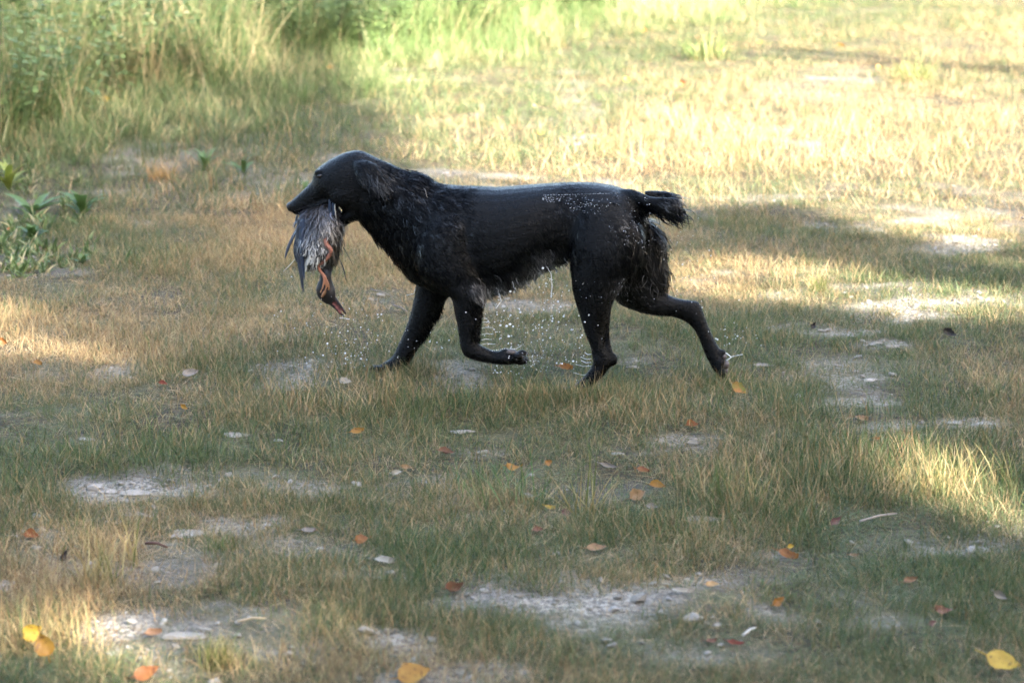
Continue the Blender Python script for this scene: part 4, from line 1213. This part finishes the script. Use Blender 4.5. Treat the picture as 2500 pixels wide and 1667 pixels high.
tuft(1700, 1150, 150, .09, .06, .15, .6, .002, .45, 'tall mixed green and straw tuft beside curled orange leaves', 9)
tuft(2260, 1110, 150, .12, .07, .15, .7, .002, .6, 'wide straw-tipped tuft beyond the golden lit one', 10)
tuft(510, 1262, 90, .03, .03, .06, .7, .002, .1, 'small dark grey-green tuft alone on grey gravel', 12)
tuft(120, 1500, 80, .10, .06, .14, .6, .0022, .7, 'tall sunlit straw tuft round two upright yellow leaves', 13)

def broad_weed(x, y, n, L, W, label, seed, elev=.6, narrow=1.0, yellow=False):
    """rosette of broad bent leaves"""
    p = ground(x * 2500 / 2352, y * 2500 / 2352)
    r = np.random.default_rng(seed)
    root = bpy.data.objects.new('broadleaf_weed', None); root.location = (p[0], p[1], float(gz(p[0], p[1])))
    tag(root, label, 'weed'); link(root)
    t = NT('weed_leaf'); nn_ = t.noise(25, 3, .6, t.obj())
    c = t.mix(nn_, (.05, .10, .022), (.13, .20, .055)) if not yellow else t.mix(nn_, (.16, .20, .03), (.30, .32, .06))
    t.base(c, .45, .5); t.translucent(c, .3)
    for k in range(n):
        a = k * 2.399 + r.random() * .5; l = L * (.6 + .5 * r.random()); w = W * (.7 + .5 * r.random())
        V = []; Fc = []
        e0 = elev * (.5 + r.random())
        d = np.array([math.cos(a), math.sin(a), 0]); s = np.array([-math.sin(a), math.cos(a), 0])
        pos = np.array([0, 0, .005]); ns = 6
        for i in range(ns + 1):
            tt = i / ns
            ww = w * .5 * (math.sin(math.pi * (.08 + .9 * tt)) ** .8)
            V += [pos - s * ww + np.array([0, 0, ww * .35]), pos, pos + s * ww + np.array([0, 0, ww * .35])]
            ang = e0 * 1.4 - 1.3 * tt * e0
            pos = pos + (d * math.cos(ang) + np.array([0, 0, 1.]) * math.sin(ang)) * l / ns
            if i:
                q_ = 3 * i; Fc += [(q_ - 3, q_ - 2, q_ + 1, q_), (q_ - 2, q_ - 1, q_ + 2, q_ + 1)]
        link(bpy.data.objects.new('leaf', mesh('leaf', V, Fc, t.m)), root)
broad_weed(190, 500, 16, .17, .028, 'spreading rosette of long pale green leaves on bare earth', 31, .8)
broad_weed(75, 495, 9, .15, .04, 'broad flat-leaved weed beside a long-leaved rosette', 32, .5)
broad_weed(75, 560, 22, .09, .03, 'low clump of toothed green weed leaves on dark soil', 33, .9)
broad_weed(20, 440, 14, .16, .03, 'yellowish green weed at the shaded grass edge', 34, .9, yellow=True)
broad_weed(190, 610, 14, .06, .022, 'tiny dark green weed by bare dark soil', 35, .8)
broad_weed(470, 395, 12, .15, .022, 'loose green weed beside the rusty dry tuft', 36, .9)
broad_weed(560, 400, 10, .13, .022, 'thin green weed between two bare soil spots', 37, .9)
broad_weed(700, 455, 7, .09, .020, 'small dark green weed just left of the dog muzzle', 38, 1.1)
tuft(2090, 185, 150, .12, .08, .22, .7, .008, .3, 'pale sunlit clump in the far bleached grass', 39, (.16, .20, .06), (.26, .30, .10))
tuft(1620, 135, 170, .16, .10, .28, .6, .008, .15, 'bright green sunlit clump in the far grass', 40, (.09, .14, .035), (.17, .22, .07))

# ------------------------------------------------------------------ tall dry stalks in the far herb bank
def stalk(xb, yb, xt, yt, rad, label, group):
    p = ground(xb * 2500 / 2352, yb * 2500 / 2352)
    d = ray(xt * 2500 / 2352, yt * 2500 / 2352); top = CAM + d * (p[1] / d[1])
    h = top - p
    r = random.Random(int(xb * 3 + yb))
    pts = [np.zeros(3), h * .35 + np.array([.01, .02, 0]), h * .7 + np.array([r.uniform(-.02, .02), .03, 0]), h]
    parts = [tube(pts, [rad, rad * .9, rad * .75, rad * .4], 6)]
    for k in range(7):      # seed head
        t_ = .72 + k * .04
        b_ = h * t_; a = k * 2.4
        parts.append(tube([b_, b_ + np.array([math.cos(a) * .02, math.sin(a) * .02, .035])], [rad * .6, rad * .3], 5))
    V, Fc = join(parts)
    o = bpy.data.objects.new('dry_stalk', mesh('dry_stalk', V, Fc, M_STALK)); o.location = p
    tag(o, label, 'stalk', group); link(o)
t_ = NT('straw_stalk'); n_ = t_.noise(30, 3, .6, t_.obj()); t_.base(t_.mix(n_, (.40, .30, .17), (.58, .48, .30)), .7, .3); M_STALK = t_.m
for (xb, yb, xt, yt) in [(135,180,128,-60),(168,185,148,-80),(82,200,78,-10),(205,150,190,-90),(225,150,245,-40),(380,170,378,-40),(463,165,462,10),(545,95,550,-90),(500,95,497,-60),(690,110,688,-70),(720,105,735,-80),(410,95,420,-60),(290,160,300,20),(640,130,655,-30),(795,80,790,-90)]:
    stalk(xb, yb + 20, xt, yt, .0032 + .001 * (xb % 3), 'tall dry straw stalk rising from the far herb bank', 'dry stalks in the far herb bank')

# ------------------------------------------------------------------ scattered grass, herbs and litter
M_GRASS = grass_material('meadow_grass')
M_HERB = grass_material('bank_herbs', None, (.058, .098, .028), (.155, .215, .070), (.36, .28, .14), (.52, .43, .26))
r0 = np.random.default_rng(3)
SHORT = bpy.data.collections.new('short_grass')
for k in range(7):
    lib_obj(SHORT, 'tuft_%02d' % k, *blades(50, r0, .06, .025, .085, 1.35, .0013 + .0007 * (k % 2), 3, .55), M_GRASS)
for k in range(7, 10):      # matted fine litter lying flat
    lib_obj(SHORT, 'tuft_%02d' % k, *blades(34, r0, .07, .03, .09, 2.0, .0014, 2, .2), M_GRASS)
for k in range(10, 14):     # few taller straws
    lib_obj(SHORT, 'tuft_%02d' % k, *blades(5, r0, .05, .05, .11, .5, .0014, 4, .6), M_GRASS)

def clear_factor(x, y):
    s = np.ones(len(x))
    for cx, cy, rr, k in CLEAR:
        dx = np.abs(x - cx); dy = cy - y
        near_ = (dx < rr + .03) & (dy > -rr) & (dy < rr + .10)
        s = np.where(near_, np.minimum(s, k), s)
    return s

def put_short(n, y0, y1, margin, big, dens, name, label):
    x, y = sample_ground(n, y0, y1, margin)
    b = bare_map(x, y); d = dry_map(x, y); h = hgt_map(x, y)
    if name == 'short_grass':
        ex = []
        for pu, pv, sp in ((945, 905, 60), (1000, 900, 40), (1390, 968, 55), (1440, 962, 40), (1330, 968, 40), (1765, 935, 40)):
            for _ in range(46):
                ex.append(ground(pu + rng.normal(0, sp), pv + abs(rng.normal(0, 9)))[:2])
        ex = np.array(ex); x = np.concatenate([x, ex[:, 0]]); y = np.concatenate([y, ex[:, 1]])
        b = bare_map(x, y); d = dry_map(x, y); h = hgt_map(x, y); h[-len(ex):] = .95; b[-len(ex):] = 0
    keep = rng.random(len(x)) < np.clip(1 - 1.05 * b, 0, 1) * dens * np.clip(.05 + 1.5 * fbm(x, y, .22, 60, 2), 0, 1.2) + .10
    x, y, b, d, h = x[keep], y[keep], b[keep], d[keep], h[keep]
    m = len(x)
    kind = rng.random(m)
    kind = np.where((b > .45) & (kind < .45), .8, kind)
    idx = np.where(kind < .66, rng.integers(0, 7, m), np.where(kind < .93, rng.integers(7, 10, m), rng.integers(10, 14, m)))
    s = big * (.7 + .6 * rng.random(m)) * (1 - .35 * b)
    cf = clear_factor(x, y)
    hs = h * s * cf
    # short, trodden growth under and round the dog's feet
    flat = idx >= 7
    d = np.where(flat & (idx < 10), np.clip(d + .18, 0, 1), d)
    sx = s * np.clip(h, .6, 1.5) ** .5
    sc = np.stack([sx, sx, np.where(idx >= 10, np.minimum(hs, s * 1.3), hs)], 1)
    rot = np.stack([rng.normal(0, .12, m), rng.normal(0, .12, m), rng.random(m) * 6.28], 1)
    scatter(name, SHORT, np.stack([x, y, gz(x, y)], 1), rot, sc, idx, {'dry': np.clip(d + rng.normal(0, .10, m), 0, 1)}, label)

put_short(46000, 3.5, 9.6, .9, 1.0, 1.0, 'short_grass', 'short patchy green and straw grass of the trodden meadow')
put_short(11000, 3.5, 5.7, .7, .95, 1.0, 'foreground_grass', 'short green and straw grass of the near foreground')
put_short(32000, 9.6, 24, 1.4, 1.75, 1.0, 'far_grass', 'bleached and green grass of the far meadow')

# upper-left slope and far bank: longer green grass, tall herbs
TALL = bpy.data.collections.new('tall_grass')
for k in range(5):
    lib_obj(TALL, 'tall_%02d' % k, *blades(46, r0, .10, .14, .36, .55, .006, 4, .8), M_HERB)
for k in range(5, 8):
    lib_obj(TALL, 'tall_%02d' % k, *blades(34, r0, .12, .35, .85, .30, .007, 5, .7), M_HERB)

def leafy_stem(r):
    V = []; Fc = []; C = []
    for s in range(4):
        h = .35 + .5 * r.random(); a = r.random() * 6.28; ln = .25 * r.random()
        top = np.array([math.cos(a) * ln * h, math.sin(a) * ln * h, h]); b0 = np.array([r.normal(0, .06), r.normal(0, .06), 0])
        tv, tf = tube([b0, b0 + top * .5, b0 + top], [.004, .003, .0015], 4, False)
        o = len(V); V += tv; Fc += [tuple(i + o for i in f) for f in tf]; C += [(.5, .9, .4)] * len(tv)
        for k in range(22):
            t = .12 + .88 * k / 22; p = b0 + top * t; az = k * 2.4
            L = .05 + .05 * r.random(); w = L * .42
            d = np.array([math.cos(az), math.sin(az), .35 - .7 * r.random()]); sd = np.array([-math.sin(az), math.cos(az), 0])
            o = len(V); cr = .55 + .45 * r.random(); c2 = r.random()
            V += [p, p + d * L * .5 + sd * w * .5, p + d * L, p + d * L * .5 - sd * w * .5]; C += [(cr, .9, c2)] * 4
            Fc.append((o, o + 1, o + 2, o + 3))
    return V, Fc, C
for k in range(8, 12):
    lib_obj(TALL, 'tall_%02d' % k, *leafy_stem(r0), M_HERB)

def bank(x, y):
    """0 on the open meadow, 1 deep in the herb bank at the back"""
    u, v = proj(x, y); u = u * 2352 / 2500; v = v * 2352 / 2500
    e = 430 - u * .22 + 60 * (vnoise(x, y, .9, 90) - .5)
    return np.clip((e - v) / 230, 0, 1.5)
x, y = sample_ground(36000, 8.5, 24, 1.4)
bk = bank(x, y)
keep = rng.random(len(x)) < np.clip(bk * 1.3, 0, .8)
x, y, bk = x[keep], y[keep], bk[keep]; m = len(x)
kk = rng.random(m)
idx = np.where(bk < .45, rng.integers(0, 5, m), np.where(kk < .4, rng.integers(0, 5, m), np.where(kk < .82, rng.integers(5, 8, m), rng.integers(8, 12, m))))
s = (.55 + .55 * rng.random(m)) * np.clip(.5 + bk * .8, .5, 1.35)
scatter('tall_herbs', TALL, np.stack([x, y, gz(x, y)], 1), np.stack([rng.normal(0, .1, m), rng.normal(0, .1, m), rng.random(m) * 6.28], 1), np.stack([s, s, s], 1), idx,
        {'dry': np.clip(.16 + (fbm(x, y, .7, 95, 2) - .4) * .7 + rng.normal(0, .1, m), 0, .8)}, 'tall green herbs and grasses on the far bank')

# low broad-bladed weeds crowding the left edge
WEED = bpy.data.collections.new('weed_library')
for k in range(5):
    lib_obj(WEED, 'weed_%02d' % k, *blades(14, r0, .03, .05, .12, .95, .013 + .004 * (k % 3), 5, .9), M_HERB)
u, v = rng.random(620) * 400 - 90, 350 + rng.random(620) * 290
keep = rng.random(620) < np.clip(.9 - np.maximum(u, 0) / 360, .1, 1) * smooth(.42, .6, fbm(u, v * 2.5, 90, 130, 2))
pw = np.array([ground(a * 2500 / 2352, b * 2500 / 2352) for a, b in zip(u[keep], v[keep])]); m = len(pw)
s = .35 + .6 * rng.random(m) ** 1.5
scatter('low_weeds', WEED, pw, np.stack([rng.normal(0, .2, m), rng.normal(0, .2, m), rng.random(m) * 6.28], 1), np.stack([s, s, s], 1), rng.integers(0, 5, m), {'dry': .02 + .35 * rng.random(m) ** 2}, 'low green weeds crowding the shaded edge of the bank')

# ------------------------------------------------------------------ water shaken off the dog
def droplets():
    import bmesh
    t = NT('water'); t.base((.95, .97, 1.0), .03, .8)  # white body colour stands in for sky light in the drops
    t.p.inputs['Transmission Weight'].default_value = .35; t.p.inputs['IOR'].default_value = 1.333
    bm = bmesh.new(); bmesh.ops.create_icosphere(bm, subdivisions=1, radius=1.0)
    sv = np.array([v.co[:] for v in bm.verts]); sf = np.array([[v.index for v in f.verts] for f in bm.faces]); bm.free()
    r = np.random.default_rng(9)
    drops = []     # u, v, lat, radius, stretch
    def cloud(a, b, su, sv_, n, r0_, r1, lat, ls):
        for _ in range(n):
            cu, cv = z4((a + r.normal(0, su), b + r.normal(0, sv_)))
            drops.append((cu, cv, lat + r.normal(0, ls), (r0_ + (r1 - r0_) * r.random() ** 3.5) * 1.35, 1 + .3 * r.random()))
    cloud(420, 1150, 130, 45, 75, .0006, .0022, -.05, .08); cloud(250, 1000, 150, 90, 45, .0007, .0018, 0, .1); cloud(800, 1090, 120, 60, 26, .0008, .0022, 0, .08)
    cloud(1240, 900, 70, 80, 34, .0009, .0034, -.05, .05); cloud(1500, 820, 50, 90, 60, .0008, .0026, -.05, .05); cloud(1400, 1010, 130, 70, 60, .0008, .0024, -.05, .08)
    cloud(1430, 1175, 85, 45, 150, .00035, .0012, -.09, .04); cloud(1390, 1190, 45, 32, 90, .00035, .0010, -.09, .03); cloud(1240, 1250, 50, 25, 18, .0009, .0028, -.09, .04)
    cloud(1640, 1100, 60, 90, 30, .0008, .0022, -.1, .05); cloud(2300, 760, 90, 120, 60, .0006, .0016, .05, .08); cloud(2480, 1080, 70, 40, 30, .0008, .0020, .08, .04)
    cloud(1300, 1090, 120, 60, 26, .0008, .0020, -.05, .08); cloud(2200, 560, 60, 70, 20, .0006, .0014, .0, .08); cloud(460, 1000, 90, 60, 25, .0007, .0020, -.02, .06)
    # beads flung along the back and clinging to the rump
    for k in range(48):
        f = (k + .6 * r.random()) / 48; cu, cv = z3((75 + 515 * f, 160 - 15 * f)); drops.append((cu, cv, -.108, .0007 - .0002 * f, 1.6))
    for k in range(90):
        f = r.random(); cu, cv = z3((70 + 420 * f ** 1.3, 165 + r.random() * (25 + 110 * f) )); drops.append((cu, cv, -.128, .0004 + .0005 * r.random(), 1.6))
    for a, b, su, sv_, n in ((370, 240, 60, 20, 36), (640, 380, 60, 34, 26), (700, 470, 70, 28, 18), (780, 480, 50, 12, 12), (740, 300, 60, 40, 25), (560, 200, 120, 30, 30), (380, 830, 60, 60, 12), (620, 800, 60, 50, 14)):
        for _ in range(n):
            cu, cv = z3((a + r.normal(0, su), b + r.normal(0, sv_))); drops.append((cu, cv, -.143, .0004 + .0007 * r.random() ** 2, 1.3))
    # threads of water running off belly, wrist, hock and hind paw
    def thread(pts, lat, rad, n):
        pts = np.array(pts, float)
        for k in range(n):
            f = k / (n - 1) * (len(pts) - 1); i = min(int(f), len(pts) - 2); p = pts[i] + (pts[i + 1] - pts[i]) * (f - i)
            cu, cv = z4(p); drops.append((cu, cv, lat, rad * (.75 + .5 * r.random()), 1.5))
    thread([(1480, 680), (1505, 720), (1510, 790), (1505, 850)], -.07, .0011, 40); thread([(1218, 830), (1230, 870), (1200, 910)], -.09, .0011, 22)
    for yy, x1 in ((965, 1150), (985, 1165), (1015, 1185), (1050, 1185), (1080, 1175), (1105, 1195)):
        thread([(1112, yy + 8), ((1112 + x1) / 2, yy), (x1, yy + 3)], -.09, .0009, 16)
    for yy, x1 in ((1160, 1690), (1185, 1670), (1205, 1672), (1225, 1640), (1272, 1630)):
        thread([(1725, yy + 4), ((1725 + x1) / 2, yy + 6), (x1, yy - 6)], -.085, .0009, 16)
    thread([(2440, 1145), (2475, 1160), (2500, 1180), (2475, 1200)], .084, .0014, 22); thread([(2475, 1195), (2510, 1175), (2560, 1165)], .084, .0011, 16)
    thread([(1180, 1145), (1250, 1132), (1310, 1135), (1350, 1110)], -.105, .0010, 20); thread([(340, 963), (370, 966), (392, 971)], -.012, .0010, 12); thread([(755, 800), (748, 830), (708, 838)], .05, .0009, 16)
    V = []; Fc = []
    for i, (cu, cv, lat, rad, st) in enumerate(drops):
        c = P3((cu, cv), lat)
        if c[2] < .006: continue
        a = r.random() * .6
        q_ = sv * rad * np.array([st, 1, 1])
        Fc.append(sf + len(V) * 12); V.append(q_ + c)
    m = mesh('water_droplets', np.vstack(V), np.vstack(Fc), t.m)
    o = bpy.data.objects.new('water_droplets', m); link(o)
    tag(o, label='spray of water droplets flung off the trotting dog', kind='stuff')
droplets()
